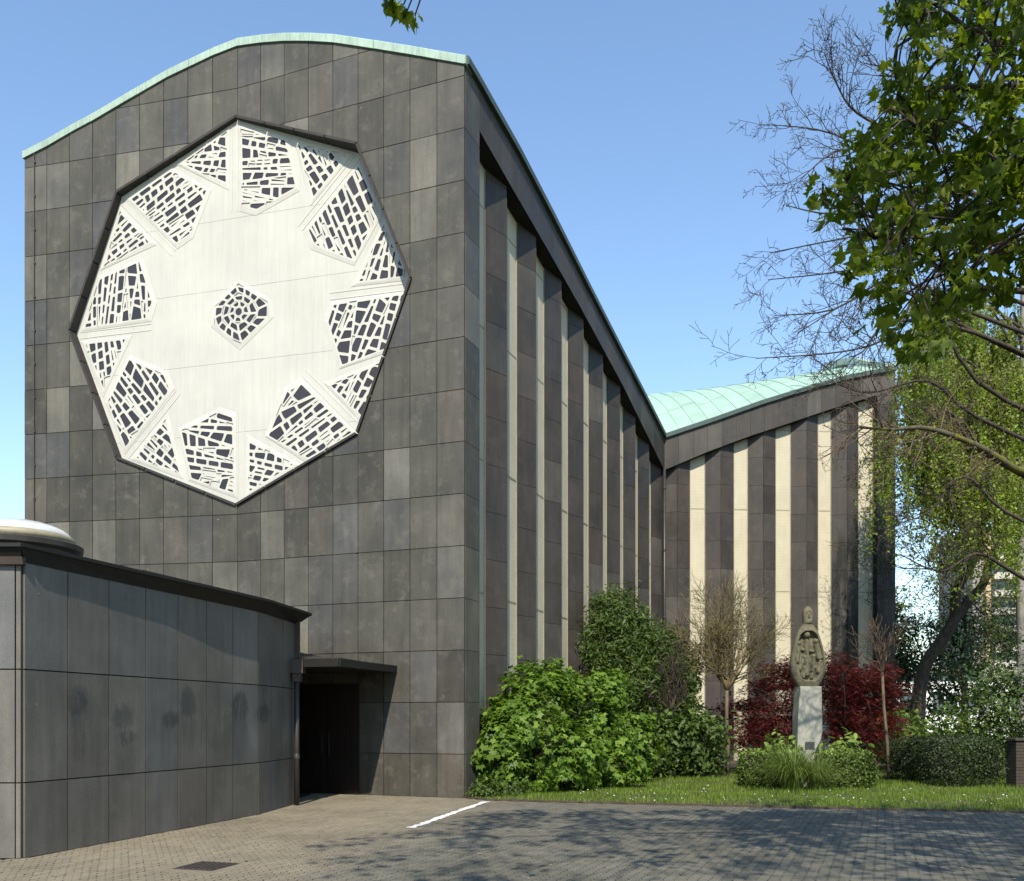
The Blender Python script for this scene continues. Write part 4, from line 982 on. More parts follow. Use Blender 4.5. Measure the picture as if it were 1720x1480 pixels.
bare_tree('young_bare_tree', 'slender leafless young tree with pale stem right of the statue', b1, fk1,
          [(PX(x, y, Y), .018) for x, y, Y in ((1440, 1050, 24.4), (1462, 1038, 24.8), (1480, 1030, 24.5), (1500, 1040, 24.3), (1515, 1060, 24.8), (1420, 1075, 24.6))], 22, 2, .05, 'bark_light', twig_mat='bark_twig')
# a crooked bare shrub between evergreen and broom tree
bare_tree('crooked_shrub', 'crooked dark branched shrub in shade beside the evergreen', gpos(1118, 25.6), PX(1128, 1195, 25.6), [(PX(x, y, 25.8), .03) for x, y in ((1105, 1130), (1150, 1120), (1165, 1170), (1085, 1160), (1140, 1090))], 23, 3, .07, 'bark')
# red maples behind the statue
def red_maple(label, base, blobs, seed):
    root = thing('red_maple_shrub', base, label, 'shrub', 'red maples behind the statue'); rg = random.Random(seed); PP = []; OO = []; paths = []
    k_ = 27.8 / 24.0; base = Vector((base.x * k_, base.y * k_, base.z)); root.location = base; blobs = [((c[0] * k_, c[1] * k_, CAM + (c[2] - CAM) * k_), tuple(q * k_ for q in r), int(n_ * 1.2)) for c, r, n_ in blobs]
    for c, r, n_ in blobs:
        P, O = clump_pts(c, r, n_, 28, .15, squash=(1.5, 1.2, .45), flat_bottom=.3); PP.append(P); OO.append(O)
        d = Vector(c) - Vector((base.x, base.y, .3)); grow(paths, Vector((base.x, base.y, 0)), d, d.length * 1.15, .035, 3, rg, .25, .05, (3, 4), .55, 5, .7, .4)
    scatter('foliage', np.concatenate(PP), .12, FINGER, M['leaf_red'], root, .6, droop=.5); limbs(paths, 'stems', M['bark'], root)
red_maple('dark red maple spreading left of the stone pedestal', gpos(1290, 24.0), [((6.1, 24.0, 1.7), (.8, .7, .75), 60), ((7.0, 24.1, 2.3), (.75, .7, .9), 70), ((6.4, 23.7, 1.25), (.9, .6, .5), 45), ((7.2, 23.9, 1.3), (.6, .6, .7), 45), ((7.55, 24.2, 2.9), (.5, .5, .6), 32)], 31)
red_maple('dark red maple spreading right of the stone pedestal', gpos(1430, 24.2), [((8.6, 24.0, 2.2), (.75, .7, .9), 75), ((9.4, 24.1, 2.5), (.75, .6, .75), 65), ((8.9, 23.9, 1.2), (.8, .6, .65), 60), ((9.8, 24.2, 1.6), (.6, .6, .6), 36), ((8.4, 24.2, 2.95), (.5, .5, .5), 30)], 32)
# clipped box bushes round the pedestal
def box_bush(label, x0, x1, yt, Y, dep, mat, n_, seed, name='box_bush', lime=True, group='clipped bushes by the statue'):
    a, b = (x0 - CX) / F * Y, (x1 - CX) / F * Y; h = top(0, yt, Y); c = ((a + b) / 2, Y + dep / 2, h * .48); root = thing(name, (c[0], c[1], .03), label, 'bush', group)
    d = RNG.normal(size=(n_, 3)); d /= np.abs(d).max(1)[:, None] ** .72 * np.linalg.norm(d, axis=1)[:, None] ** .28
    k = RNG.uniform(.72, 1.0, n_) ** .5; P = np.array(c) + d * np.array(((b - a) / 2, dep / 2, h * .52)) * (k * RNG.normal(1, .03, n_))[:, None]; m = P[:, 2] > .04
    scatter('foliage', P[m], .055, LEAF, M[mat], root, .3, d[m])
    if lime: scatter('young_shoots', P[m & (P[:, 2] > h * .84)][::4] + np.array([0, 0, .03]), .07, SMALL, M['leaf_lime'], root, .2)
    paths = []; rg = random.Random(seed)
    for q in range(6): grow(paths, Vector((c[0] + rg.uniform(-.1, .1), c[1], 0)), Vector((rg.uniform(-.8, .8), rg.uniform(-.5, .5), 1)), h * .8, .02, 2, rg)
    limbs(paths, 'stems', M['bark'], root)
box_bush('clipped round box bush left of the statue pedestal', 1250, 1335, 1262, 21.6, 1.0, 'leaf_box', 6500, 41)
box_bush('clipped round box bush right of the statue pedestal', 1384, 1481, 1262, 21.4, 1.1, 'leaf_box', 7000, 42)
box_bush('large dark clipped bush at the right edge of the lawn', 1572, 1700, 1236, 21.9, 2.2, 'leaf_box_dark', 12000, 43, lime=False)
box_bush('dark bush behind the young bare tree, left of the large clipped one', 1525, 1600, 1240, 23.4, 1.8, 'leaf_box_dark', 8000, 44, lime=False)
# arching grass in front of the pedestal
def tuft(label, c, n_, L, seed, mat='grass_long'):
    rg = random.Random(seed); vs = []; fs = []
    for k in range(n_):
        a = rg.uniform(0, 6.283); r = rg.uniform(0, .12); b = Vector((c.x + r * math.cos(a) * 1.6, c.y + r * math.sin(a), .03)); l_ = L * rg.uniform(.6, 1.1); out = rg.uniform(.25, .95); w = rg.uniform(.007, .013)
        d = Vector((math.cos(a), math.sin(a), 0)); s_ = Vector((-d.y, d.x, 0)) * w; k0 = len(vs)
        for i in range(6):
            t = i / 5; p = b + d * (l_ * out * t ** 1.35) + Vector((0, 0, l_ * (t * (1.05 - .2 * out) - out * .75 * t * t * t))); ww = s_ * (1 - t * .9)
            vs += [tuple(p - ww), tuple(p + ww)]
        for i in range(5): fs.append((k0 + 2 * i, k0 + 2 * i + 1, k0 + 2 * i + 3, k0 + 2 * i + 2))
    tag(mk('grass_tuft', vs, fs, M[mat]), label, 'ornamental grass')
tuft('big arching tuft of ornamental grass at the front of the pedestal', gpos(1332, 20.9), 800, 1.55, 51)
tuft('smaller tuft of ornamental grass touching the right box bush', gpos(1372, 20.95), 420, 1.2, 52)
shrub('rhododendron', 'pale leaved young plant behind the left box bush beside the pedestal', gpos(1303, 22.6), [((6.5, 22.6, .95), (.45, .3, .3), 22), ((6.85, 22.5, .8), (.3, .25, .3), 12)], LEAF, .15, LEAF, 'leaf_lime', 4, .5, .1, seed=61, per=12, cat='plant')
shrub('rhododendron', 'pale leaved young plant behind the right box bush beside the pedestal', gpos(1430, 22.6), [((8.2, 22.7, .95), (.4, .3, .28), 18), ((7.8, 22.6, .7), (.3, .25, .25), 12)], LEAF, .15, LEAF, 'leaf_lime', 4, .5, .1, seed=62, per=12, cat='plant')
# right-hand background shrubs
shrub('green_shrub', 'fresh green shrub in front of the white building left of the leaning trunk', gpos(1545, 30), [((12.6, 30, .9), (1.3, 1, 1.0), 90), ((14.2, 30.5, .9), (1.3, 1, 1.0), 90), ((15.6, 30, 1.0), (1.1, 1, 1.0), 70)], LEAF, .13, LEAF, 'leaf_bright', 8, .4, .2, seed=63)
shrub('hazel_shrub', 'loose light green shrub before the white building', gpos(1640, 34), [((15.8, 34, 2.6), (1.2, 1, 1.1), 22), ((17.4, 34.4, 3.0), (1.2, 1, 1.2), 24), ((13.6, 34, 2.2), (1.0, 1, 1.0), 14)], LEAF, .16, LEAF, 'leaf_dark', 9, .4, .22, seed=64, per=26)
fl = shrub('flowering_shrub', 'shrub with white blossom clusters at the right edge', gpos(1690, 24.5), [((12.6, 24.5, 1.6), (.9, .8, 1.3), 80), ((13.5, 24.8, 2.2), (1.0, .8, 1.5), 90)], LEAF, .10, LEAF, 'leaf_mid', 8, .4, .16, seed=65)
P, O = clump_pts((13.0, 24.0, 2.2), (1.1, .6, 1.2), 42, 26, .05, shell=.8); scatter('blossom', P, .03, SMALL, M['blossom_white'], fl, .4)
shrub('dark_conifer_shrub', 'dark yew-like mass between church end and leaning trunk', gpos(1530, 36), [((15.6, 37.6, 2.2), (.9, .9, 2.2), 120), ((15.9, 38.2, 4.6), (.9, .9, 1.6), 80)], LEAF, .2, NARROW, 'leaf_dark', 5, .3, .22, seed=66)

# ------------------------------------------------------------ litter on the paving
N = 420; xs = RNG.uniform(-5.5, 9, N); ys = RNG.uniform(9.2, 19, N); k = np.array([annex_x(y) + .05 < x and y < lawn_y(x) - .02 and (x > C.x or y < C.y + (C.x - x) * .374 - .05) for x, y in zip(xs, ys)])
o = scatter('leaf_litter', np.stack([xs[k], ys[k], np.full(k.sum(), .008)], 1), .035, SMALL, leafmat('dry_leaf', (0.16, 0.11, 0.05), (0.26, 0.21, 0.10), (0.42, 0.38, 0.24), 0.1), None, .97, jitter=.6); tag(o, 'dry leaf and blossom litter scattered over the paving', 'litter', kind='stuff')
# ------------------------------------------------------------ statue on its pedestal
YS = 22.3
pp = [(1344, 1153), (1380, 1153), (1382, 1228), (1379, 1243), (1372, 1258), (1368.5, 1282), (1368, 1328), (1341, 1328), (1339.5, 1262), (1340.5, 1205)]
f3 = [PX(x, y, YS) for x, y in pp]; n_ = len(f3); mb = MB()
rings = [(0.015, 0.0), (0.0, 0.015), (0.0, 0.43), (0.015, 0.445)]; cc = sum((Vector((v.x, 0, v.z)) for v in f3), Vector()) / n_
vs = []
for sh, dp in rings:
    for i, v in enumerate(f3):
        dx, dz = (cc.x - v.x), (cc.z - v.z); l_ = math.hypot(dx, dz); vs.append((v.x + dx / l_ * sh + .006 * math.sin(i * 9 + dp * 40), YS + dp, max(0, v.z + dz / l_ * sh)))
fs = [tuple(range(n_)), tuple(range(4 * n_ - 1, 3 * n_ - 1, -1))] + [(k * n_ + i, (k + 1) * n_ + i, (k + 1) * n_ + (i + 1) % n_, k * n_ + (i + 1) % n_) for k in range(3) for i in range(n_)]
ped = thing('pedestal', (cc.x, YS + .22, 0.03), 'pale roughly hewn stone pedestal with small plaque under the statue', 'pedestal'); mb.add(vs, fs); mb.build('block', M['pedestal'], ped)
a, b = PX(1352, 1246, YS), PX(1368, 1258.5, YS); mb = MB(); mb.box(((a.x + b.x) / 2, YS - .006, (a.z + b.z) / 2), (b.x - a.x, .016, a.z - b.z)); pq = mb.build('plaque', M['plaque'], ped)
for sx in (-1, 1):
    for sz in (-1, 1):
        m_ = MB(); m_.box(((a.x + b.x) / 2 + sx * .10, YS - .016, (a.z + b.z) / 2 + sz * .075), (.014, .006, .014)); m_.build('screw', M['frame_metal'], pq)
zb = f3[0].z; sxc = (f3[0].x + f3[1].x) / 2 - .01; syc = YS + .22
WT = [(0, .26), (.1, .32), (.19, .365), (.35, .412), (.5, .432), (.65, .425), (.76, .408), (.95, .368), (1.12, .322), (1.25, .278), (1.34, .243), (1.42, .203), (1.47, .165), (1.505, .130), (1.535, .116), (1.57, .116), (1.63, .122), (1.72, .126), (1.82, .120), (1.885, .10), (1.935, .06), (1.962, .02)]
FIG = [((-.03, 1.25), (-.02, .30), .085, .07), ((-.23, 1.05), (-.27, .62), .07, .075), ((.19, 1.10), (.28, .70), .07, .075), ((-.10, .72), (-.20, .42), .055, .06), ((.14, .74), (.12, .40), .055, .06), ((.30, .62), (.26, .36), .05, .055), ((-.30, .58), (-.22, .30), .05, .055), ((-.06, .46), (-.10, .24), .05, .05), ((.16, .46), (.10, .22), .05, .05), ((-.12, .90), (.12, .86), .04, .045)]
nth, nz = 168, 150; vs = []
def sst(a, b, x): t = max(0, min(1, (x - a) / (b - a))); return t * t * (3 - 2 * t)
for i in range(nz + 1):
    z = 1.962 * i / nz; w = lerp(WT, z); head = sst(1.49, 1.56, z); d = w * (.58 * (1 - head) + 1.12 * head); d = max(d, .10 * (1 - head) + 0)
    for j in range(nth):
        th = 2 * math.pi * j / nth; x = w * math.cos(th); y = -d * math.sin(th) * (abs(math.sin(th)) ** -.25 if abs(math.sin(th)) > 1e-3 else 1)
        if math.sin(th) > 0.02:
            if z < 1.42:
                wi = min(w - .065, .375 * math.sqrt(max(0, 1 - ((z - .74) / .62) ** 2))) if .14 < z < 1.36 else 0
                if wi > .02:
                    m = sst(0, .022, wi - abs(x)) * sst(.14, .17, z)
                    bmp = 0
                    for (hx, hz), (bx_, bz_), rh, rb_ in FIG:
                        dd = math.hypot(x - hx, (z - hz) * .85); bmp = max(bmp, math.sqrt(max(0, rh * rh - dd * dd)) * 1.5)
                        ex, ez = bx_ - hx, bz_ - hz; t = max(.14, min(1, ((x - hx) * ex + (z - hz) * ez) / (ex * ex + ez * ez))); dd = math.hypot(x - hx - ex * t, z - hz - ez * t); bmp = max(bmp, math.sqrt(max(0, rb_ * rb_ - dd * dd)) * 1.15)
                    y = y * (1 - m) + m * (.03 - bmp * 1.5 + .006 * math.sin(x * 60 + z * 23))
                else:
                    y += .010 * math.sin(x * 34 + z * 6)
            elif 1.56 < z < 1.9:
                fx, fz = x / .088, (z - 1.715) / .125; rr = math.hypot(fx, fz); m = sst(1.0, .82, rr)
                nose = .030 * math.exp(-(x / .016) ** 2) * sst(1.665, 1.69, z) * sst(1.80, 1.74, z)
                eye = .014 * (math.exp(-((x - .036) / .02) ** 2 - ((z - 1.745) / .014) ** 2) + math.exp(-((x + .036) / .02) ** 2 - ((z - 1.745) / .014) ** 2))
                mouth = .009 * math.exp(-(x / .028) ** 2 - ((z - 1.645) / .007) ** 2)
                y += m * .022 - nose * m + eye * m + mouth * m
        vs.append((sxc + x, syc + y, zb + z))
fs = [(i * nth + j, i * nth + (j + 1) % nth, (i + 1) * nth + (j + 1) % nth, (i + 1) * nth + j) for i in range(nz) for j in range(nth)]
fs += [tuple(range(nth - 1, -1, -1)), tuple(nz * nth + j for j in range(nth))]
tag(mk('statue', vs, fs, M['statue'], None, True), 'weathered stone statue of a hooded woman whose cloak shelters small figures', 'statue')

# ------------------------------------------------------------ brick post at the right edge
p0 = gpos(1716, 22.0); po = thing('boundary_post', (p0.x, p0.y, 0), 'brown brick post at the right edge of the lawn', 'post')
for k in range(15):
    for c in range(2):
        m_ = MB(); o_ = (.13 if k % 2 else 0); m_.box((p0.x - .13 + c * .26, p0.y, .04 + k * .075), (.25, .46, .066)); m_.build('brick', M['post'], po)
m_ = MB(); m_.box((p0.x, p0.y, .58), (.48, .42, 1.14)); m_.build('core', M['joint'], po); m_ = MB(); m_.box((p0.x, p0.y, 1.185), (.60, .56, .05)); m_.build('cap', M['post'], po)

# ------------------------------------------------------------ far buildings
wb = thing('school_building', (34, 64, 0), 'low white flat-roofed building behind the shrubs on the right', 'building'); x0, x1, yb = 25.6, 50, 62.0
m_ = MB(); m_.box(((x0 + x1) / 2, yb + 5, 2.3), (x1 - x0, 10, 4.8)); m_.build('wall', M['white_wall'], wb); m_ = MB(); m_.box(((x0 + x1) / 2, yb + 4.9, 4.83), (x1 - x0 + .6, 10.8, .26)); m_.build('roof', M['frame_metal'], wb)
for k in range(11):
    xc = x0 + 1.25 + k * 2.2; m_ = MB(); m_.box((xc, yb - .01, 2.75), (1.75, .08, 1.55)); wd_ = m_.build('window', M['white_wall'], wb)
    for s_ in (-.43, .43): m_ = MB(); m_.box((xc + s_, yb - .06, 2.75), (.78, .05, 1.4)); m_.build('pane', M['window_dark'], wd_)
tb = thing('tower_block', (82, 155, 0), 'tall distant apartment tower with balconies behind the trees', 'building'); yt = 150.0; xa, xb = 75.4, 96.0; H_ = 33.0
m_ = MB(); m_.box(((xa + xb) / 2, yt + 7, H_ / 2), (xb - xa, 12, H_)); m_.build('wall', M['tower_wall'], tb); m_ = MB(); m_.box((77.6, yt + .7, H_ / 2), (.9, .8, H_)); m_.build('stripe', M['tower_orange'], tb)
for k in range(11):
    z = 1.6 + 2.85 * k
    for c in range(3):
        xc = 80.4 + c * 5.2; m_ = MB(); m_.box((xc, yt + .2, z + .5), (4.6, 1.6, 1.05)); bl = m_.build('balcony', M['tower_light'], tb); m_ = MB(); m_.box((xc, yt + .96, z + 1.75), (4.0, .16, 1.4)); m_.build('window', M['window_dark'], bl)

# ------------------------------------------------------------ trees on the right
def tree_root(name, label, base, group=None): return thing(name, base, label, 'tree', group)
def polyl(px, Y, Ys=None): return [PX(x, y, (Y if Ys is None else Ys[i])) for i, (x, y) in enumerate(px)]
def smooth_pts(pts, n_=3):
    out = []
    for i in range(len(pts) - 1):
        a, b, c, d = pts[max(i - 1, 0)], pts[i], pts[i + 1], pts[min(i + 2, len(pts) - 1)]
        for k in range(n_):
            t = k / n_; out.append(0.5 * ((2 * b) + (c - a) * t + (2 * a - 5 * b + 4 * c - d) * t * t + (3 * b - a - 3 * c + d) * t ** 3))
    out.append(pts[-1]); return out
def rads(n_, a, b): return [a + (b - a) * i / (n_ - 1) for i in range(n_)]
# leaning tree with dark trunk
rg = random.Random(71); Yl = 32.0
lt = tree_root('leaning_tree', 'dark leaning tree with forked trunk in front of the tower', gpos(1541, Yl)); paths = []
t1 = smooth_pts([gpos(1540, Yl)] + polyl([(1542, 1190), (1546, 1152), (1558, 1110), (1587, 1068), (1604, 1035), (1606, 993), (1629, 951), (1646, 901), (1655, 859), (1688, 815), (1725, 770), (1770, 700)], Yl)); paths.append((t1, rads(len(t1), .26, .10), 4))
t2 = smooth_pts(polyl([(1596, 1050), (1629, 1008), (1652, 980), (1668, 930), (1700, 890), (1740, 850)], Yl + .3)); paths.append((t2, rads(len(t2), .19, .09), 4)); limbs(paths, 'trunk', M['bark'], lt)
paths = []
for (a, b, r, lv) in (((1646, 901), (1510, 830), .045, 3), ((1629, 951), (1500, 930), .04, 3), ((1655, 859), (1560, 760), .05, 3), ((1668, 930), (1590, 880), .035, 3), ((1652, 980), (1760, 900), .05, 3), ((1688, 815), (1600, 720), .045, 3), ((1606, 993), (1530, 960), .03, 3), ((1668, 930), (1740, 1010), .04, 3), ((1629, 1008), (1700, 1040), .03, 3), ((1700, 890), (1640, 800), .04, 3)):
    p, q = PX(*a, Yl), PX(*b, Yl + rg.uniform(-1.5, 1.5)); grow(paths, p, q - p, (q - p).length, r, lv, rg, .22, .02, (4, 6), .55, 6, .7, .25, .006, .3)
limbs(paths, 'branches', M['bark'], lt)
P = np.array([tuple(p) for pts, rd, lv in paths if lv <= 1 for p in pts]); P = np.repeat(P, 2, 0) + RNG.normal(size=(len(P) * 2, 3)) * .12; scatter('young_leaves', P[::2], .07, SMALL, M['leaf_mid'], lt, .3)
# weeping birch
rg = random.Random(72); bt_ = tree_root('weeping_birch', 'weeping birch with white trunk and hanging light green foliage at the right edge', gpos(1717, 29.0)); bx_ = gpos(1717, 29.0).x
tr = smooth_pts([Vector((bx_, 29, 0)), Vector((bx_ + .05, 29, 4)), Vector((bx_ - .1, 29, 8)), Vector((bx_ + .15, 29.2, 12)), Vector((bx_ + .1, 29.1, 17))]); limbs([(tr, rads(len(tr), .24, .08), 4)], 'trunk', M['bark_birch'], bt_)
paths = []; tips = []
for (x, y) in ((1545, 600), (1550, 555), (1575, 520), (1590, 590), (1620, 520), (1650, 600), (1560, 660), (1570, 640), (1690, 560), (1600, 680), (1560, 710), (1640, 660), (1700, 640), (1680, 720), (1580, 740), (1500, 720), (1760, 600), (1660, 780), (1700, 800), (1610, 790)):
    Yb = rg.uniform(26.5, 31.5); q = PX(x, y, Yb); p = Vector((bx_, 29, q.z - rg.uniform(.3, 2.2))); m_ = p.lerp(q, .5) + Vector((0, 0, .9)); pts = smooth_pts([p, m_, q + Vector((0, 0, .25)), q + Vector((-.25, 0, -.25))], 5); paths.append((pts, rads(len(pts), .05, .012), 2)); tips.append(pts)
st = []; LP = []
for pts in tips:
    for k in range(84):
        f_ = rg.uniform(.30, 1.0); i = min(int(f_ * (len(pts) - 1)), len(pts) - 2); b = pts[i].lerp(pts[i + 1], rg.random()) + Vector((rg.gauss(0, .25), rg.gauss(0, .4), rg.gauss(0, .12))); Ls_ = rg.uniform(.7, 3.4) * (.6 + .7 * f_); n_ = 6; sp = [b]; dx, dy = rg.gauss(0, .10), rg.gauss(0, .10)
        for s_ in range(n_): sp.append(sp[-1] + Vector((dx * Ls_ / n_ + rg.gauss(0, .03), dy * Ls_ / n_, -Ls_ / n_)))
        st.append((sp, rads(len(sp), .006, .003), 0))
        for s_ in range(int(Ls_ * 24)):
            t = rg.random() ** .8 * n_; i2 = min(int(t), n_ - 1); LP.append(tuple(sp[i2].lerp(sp[i2 + 1], t - i2) + Vector((rg.gauss(0, .05), rg.gauss(0, .05), rg.gauss(0, .04)))))
limbs(paths, 'branches', M['bark'], bt_); limbs(st, 'strands', M['bark_twig'], bt_); scatter('foliage', np.array(LP), .10, SMALL, M['leaf_birch'], bt_, .2, droop=.8)
# dark evergreens far right
for lb, c, sp_, n2, sd in (('dark evergreen tree behind the leaning trunk', (18.6, 38, 5.0), (2.6, 1.6, 2.2), 210, 1), ('dark evergreen tree partly outside the right edge', (21.6, 37, 5.2), (2.4, 1.6, 2.3), 190, 2), ('olive green tree just right of the church end', (16.4, 41.5, 5.2), (1.4, 1.4, 2.8), 120, 3)):
    r_ = tree_root('evergreen_tree', lb, (c[0], c[1], 0), 'evergreens behind the lawn'); P, O = clump_pts(c, sp_, n2, 40, .3, squash=(1.3, 1.2, .55), flat_bottom=2.2 if sd < 3 else .8); scatter('crown', P, .2, NARROW if sd < 3 else LEAF, M['leaf_dark' if sd < 3 else 'leaf_mid'], r_, .5, O)
    pth = []; grow(pth, Vector((c[0], c[1], 0)), Vector((0, 0, 1)), c[2] + 1.2, .18, 3, random.Random(sd), .12, .2, (5, 7), .45, 7, .9, .3); limbs(pth, 'trunk', M['bark'], r_)
# leafless lime tree reaching in from the right, with one mossy limb
rg = random.Random(73); lm = tree_root('lime_tree', 'leafless tree reaching in from the right with fine budding twigs', (13.6, 21.0, 0)); base = Vector((13.6, 21.0, 0))
tr = smooth_pts([base, Vector((13.5, 21, 3)), Vector((13.3, 20.8, 6)), Vector((13.2, 20.6, 9)), Vector((13.0, 20.4, 13))]); limbs([(tr, rads(len(tr), .32, .14), 4)], 'trunk', M['bark'], lm)
paths = []; buds = []
limbdefs = [([(1640, 640), (1560, 480), (1500, 560), (1420, 590)], .0, (1270, 602)), ([(1640, 560), (1520, 490), (1440, 500)], 0, (1340, 560)), ([(1640, 480), (1520, 430), (1420, 455)], 0, (1290, 470)), ([(1660, 400), (1540, 380), (1420, 400)], 0, (1292, 425)), ([(1660, 330), (1560, 330), (1430, 250)], 0, (1345, 300)), ([(1640, 330), (1520, 290), (1400, 225)], 0, (1300, 210)), ([(1650, 280), (1540, 240), (1440, 190), (1405, 140)], 0, (1384, 88)), ([(1660, 240), (1560, 170), (1500, 120)], 0, (1445, 105)), ([(1680, 180), (1620, 90)], 0, (1560, 30)), ([(1640, 560), (1500, 540), (1450, 590)], 0, (1425, 600)), ([(1620, 520), (1500, 470), (1400, 520)], 0, (1300, 530)), ([(1650, 380), (1520, 350), (1400, 360)], 0, (1320, 345)), ([(1640, 700), (1560, 640), (1460, 660)], 0, (1395, 640)), ([(1650, 760), (1590, 690), (1520, 760)], 0, (1450, 770)), ([(1690, 860), (1620, 800), (1560, 860)], 0, (1505, 880)), ([(1700, 960), (1640, 930), (1580, 960)], 0, (1510, 930))]
for mids, _, tip in limbdefs:
    Yl_ = rg.uniform(17.5, 21.5); q = PX(*tip, Yl_); first = PX(*mids[0], (Yl_ + 20.5) / 2)
    p = Vector((13.25, 20.7, max(3.5, min(12.5, first.z - 1.0)))); ctrl = [p] + [PX(x, y, (Yl_ + 20.5) / 2 + (Yl_ - 20.5) / 2 * (i + 1) / (len(mids) + 1)) for i, (x, y) in enumerate(mids)] + [q]
    pts = smooth_pts(ctrl, 4); rd = rads(len(pts), .05, .008); paths.append((pts, rd, 3)); L = len(pts)
    for i in range(int(L * .25), L - 1):
        for k in range(2):
            if rg.random() < .2: continue
            d = (pts[i + 1] - pts[i]).normalized(); side = d.cross(Vector((rg.gauss(0, 1), rg.gauss(0, 1), rg.gauss(0, 1)))).normalized(); grow(paths, pts[i].lerp(pts[i + 1], rg.random()), d * .75 + side * .7 + Vector((0, 0, .1)), rg.uniform(.5, 1.15), min(rd[i] * .6, .012), 2, rg, .28, .03, (3, 4), .5, 5, .75, .2, .0050, .4)
limbs(paths, 'branches', M['bark'], lm)
P = np.array([tuple(p) for pts, rdd, lv in paths if lv == 0 for p in pts[2:]]); P = P[RNG.uniform(size=len(P)) < .5]; scatter('buds', P + RNG.normal(size=P.shape) * .015, .05, NARROW, M['bark_twig'], lm, .1, droop=1.2)
paths = []; pts = smooth_pts([Vector((13.3, 20.7, 4.6)), PX(1745, 818, 18.6), PX(1700, 785, 18.0), PX(1640, 748, 17.6), PX(1560, 720, 17.2), PX(1500, 721, 17), PX(1440, 718, 16.8)], 4); paths.append((pts, rads(len(pts), .10, .018), 4)); limbs(paths, 'mossy_limb', M['bark_moss'], lm); paths = []
for i in range(8, len(pts) - 1):
    for k in range(2):
        d = (pts[i + 1] - pts[i]).normalized(); side = Vector((rg.gauss(0, .4), rg.gauss(0, .6), rg.choice((-1, 1, 1)) * rg.uniform(.4, 1))); grow(paths, pts[i], d * .7 + side * .7, rg.uniform(.5, 1.4), .013, 2, rg, .28, .02, (3, 4), .5, 5, .75, .2, .0042, .4)
limbs(paths, 'side_twigs', M['bark_twig'], lm)
# the near maple: trunk right of the camera, crown overhead; its shade dapples the pavement
rg = random.Random(74); mp = tree_root('maple_tree', 'near maple whose large drooping leaves hang into the upper right', (9.4, 6.0, 0)); base = Vector((9.4, 6.0, 0))
tr = smooth_pts([base, Vector((9.3, 6, 2.2)), Vector((9.0, 6.1, 4.2)), Vector((8.4, 6.2, 7.0)), Vector((7.6, 6.2, 10.0))]); limbs([(tr, rads(len(tr), .36, .16), 4)], 'trunk', M['bark'], mp)
inview = [(1500, 0), (1720, 0), (1720, 470), (1650, 500), (1590, 545), (1515, 585), (1490, 520), (1480, 470), (1440, 410), (1368, 345), (1420, 290), (1460, 215), (1500, 205), (1490, 130), (1570, 60)]
def inside(x, y, poly):
    c = False
    for i in range(len(poly)):
        (xa_, ya_), (xb_, yb_) = poly[i], poly[i - 1]
        if (ya_ > y) != (yb_ > y) and x < (xb_ - xa_) * (y - ya_) / (yb_ - ya_) + xa_: c = not c
    return c
cl = []
while len(cl) < 185:
    x, y = rg.uniform(1350, 1760), rg.uniform(-40, 600)
    if inside(min(x, 1719), max(y, 1), inview): cl.append((PX(x, y, rg.uniform(7.0, 9.6)), .085, rg.randint(9, 15)))
for x, y, Yq in ((1512, 18, 7.6), (1530, 22, 7.6), (1575, 12, 7.8), (1382, 340, 8.4), (1402, 350, 8.2), (1425, 245, 8.5), (1440, 258, 8.6), (1500, 105, 8), (1545, 95, 8), (1508, 565, 8.4), (1502, 540, 8.4), (1472, 430, 8.4)): cl.append((PX(x, y, Yq), .06, 7))
for x, y in ((650, -6), (664, -4), (678, 8), (684, 18), (697, 26)): cl.append((PX(x, y, 8.0), .022, 3))
for k in range(150): cl.append((PX(rg.uniform(1735, 2500), rg.uniform(-60, 560), rg.uniform(6.0, 9.4)), .13, rg.randint(10, 16)))
nvis = len(cl)
while len(cl) < nvis + 600:
    x, y = rg.uniform(-3.2, 10.5), rg.uniform(-3.0, 8.6); zlo = CAM + .789 * y + .75; zhi = min(14.0, 16.8 - y)
    if zhi <= max(zlo, 6.2): continue
    z = rg.uniform(max(zlo, 6.2), zhi)
    if ((x - 4.0) / 7.2) ** 2 + ((y - 3.5) / 6.6) ** 2 + ((z - 9.5) / 4.6) ** 2 > 1.05: continue
    gx, gy = x + .11 * z, y + z
    if gx < -2.5 or gy > 12.2 + (gx + 2.2) * 1.9: continue
    cl.append((Vector((x, y, z)), .19, rg.randint(13, 19)))
paths = []; LP = []; FP = []; hubs = []
for k in range(96): hubs.append(cl[int(k * len(cl) / 96)][0])
hubs = [h for h in hubs if not (h.x < 0 and abs(h.y - 8.0) < .01)] + [PX(690, -95, 8.0)]
mains = []
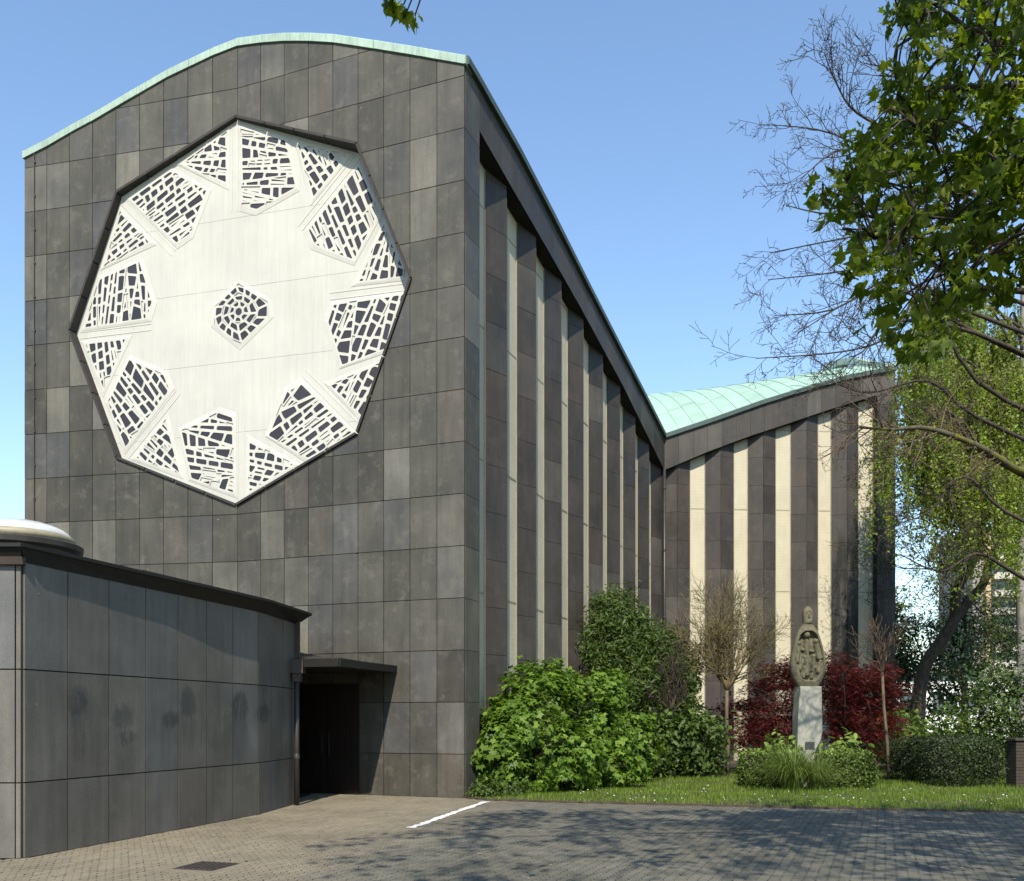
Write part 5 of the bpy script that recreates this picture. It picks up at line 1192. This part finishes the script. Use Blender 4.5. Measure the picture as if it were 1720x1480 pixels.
for tgt, zs in ((PX(1520, 150, 8.6), 5.2), (PX(1480, 380, 8.8), 4.4), (PX(1640, 60, 8.0), 6.0), (PX(1600, 480, 8.2), 3.8), (Vector((3.0, 3.5, 9.0)), 6.5), (Vector((0.0, 6.6, 8.6)), 7.5), (Vector((5.0, -1.0, 10.0)), 6.8), (Vector((1.5, 1.0, 11.0)), 8.2), (Vector((6.0, 5.0, 12.5)), 9.0), (Vector((8.0, 1.0, 9.0)), 6.2), (Vector((-1.2, 3.5, 9.5)), 8.0), (PX(1900, 300, 8.6), 4.8)):
    s_ = Vector((9.25 - .08 * zs, 6.05, zs)); m_ = s_.lerp(tgt, .35) + Vector((rg.gauss(0, .25), rg.gauss(0, .25), .5)); m2 = s_.lerp(tgt, .7) + Vector((rg.gauss(0, .25), rg.gauss(0, .25), .35)); pts = smooth_pts([s_, m_, m2, tgt], 5); paths.append((pts, rads(len(pts), .075, .02), 4)); mains += pts[3:]
for h in hubs:
    s_ = min(mains, key=lambda p: (p - h).length + max(0, 1.0 - (p - h).length) * 2); m_ = s_.lerp(h, .45) + Vector((rg.gauss(0, .15), rg.gauss(0, .15), rg.gauss(.2, .15))); pts = smooth_pts([s_, m_, h], 4); paths.append((pts, rads(len(pts), .02, .008), 3))
nodes = [p for pts, rd, lv in paths if lv == 3 for p in pts[2:]]
for c, sg, nl_ in cl:
    nb_ = min(nodes, key=lambda p: (p - c).length); mid = nb_.lerp(c, .5) + Vector((rg.gauss(0, .08), rg.gauss(0, .08), .10)); paths.append((smooth_pts([nb_, mid, c], 3), rads(7, .013, .006), 1))
    for k in range(nl_):
        d = Vector((rg.gauss(0, sg), rg.gauss(0, sg), rg.gauss(-.03, sg * .8))); LP.append(tuple(c + d))
        if k % 4 == 0: paths.append(([c, c + d * .6 + Vector((0, 0, .03)), c + d], [.005, .004, .003], 0))
    if sg > .1 and rg.random() < .5: FP += [tuple(c + Vector((rg.gauss(0, .05), rg.gauss(0, .05), -.08 - abs(rg.gauss(0, .10))))) for k in range(34)]
limbs(paths, 'branches', M['bark'], mp); LPa = np.array(LP); yg = RNG.uniform(size=len(LPa)) < .22; scatter('foliage', LPa[~yg], .094, MAPLE, M['leaf_maple'], mp, .10, droop=1.9, jitter=.55); scatter('young_foliage', LPa[yg], .070, FINGER, M['leaf_birch'], mp, .10, droop=1.9, jitter=.5); scatter('flower_tassels', np.array(FP), .03, SMALL, M['blossom_green'], mp, .2)
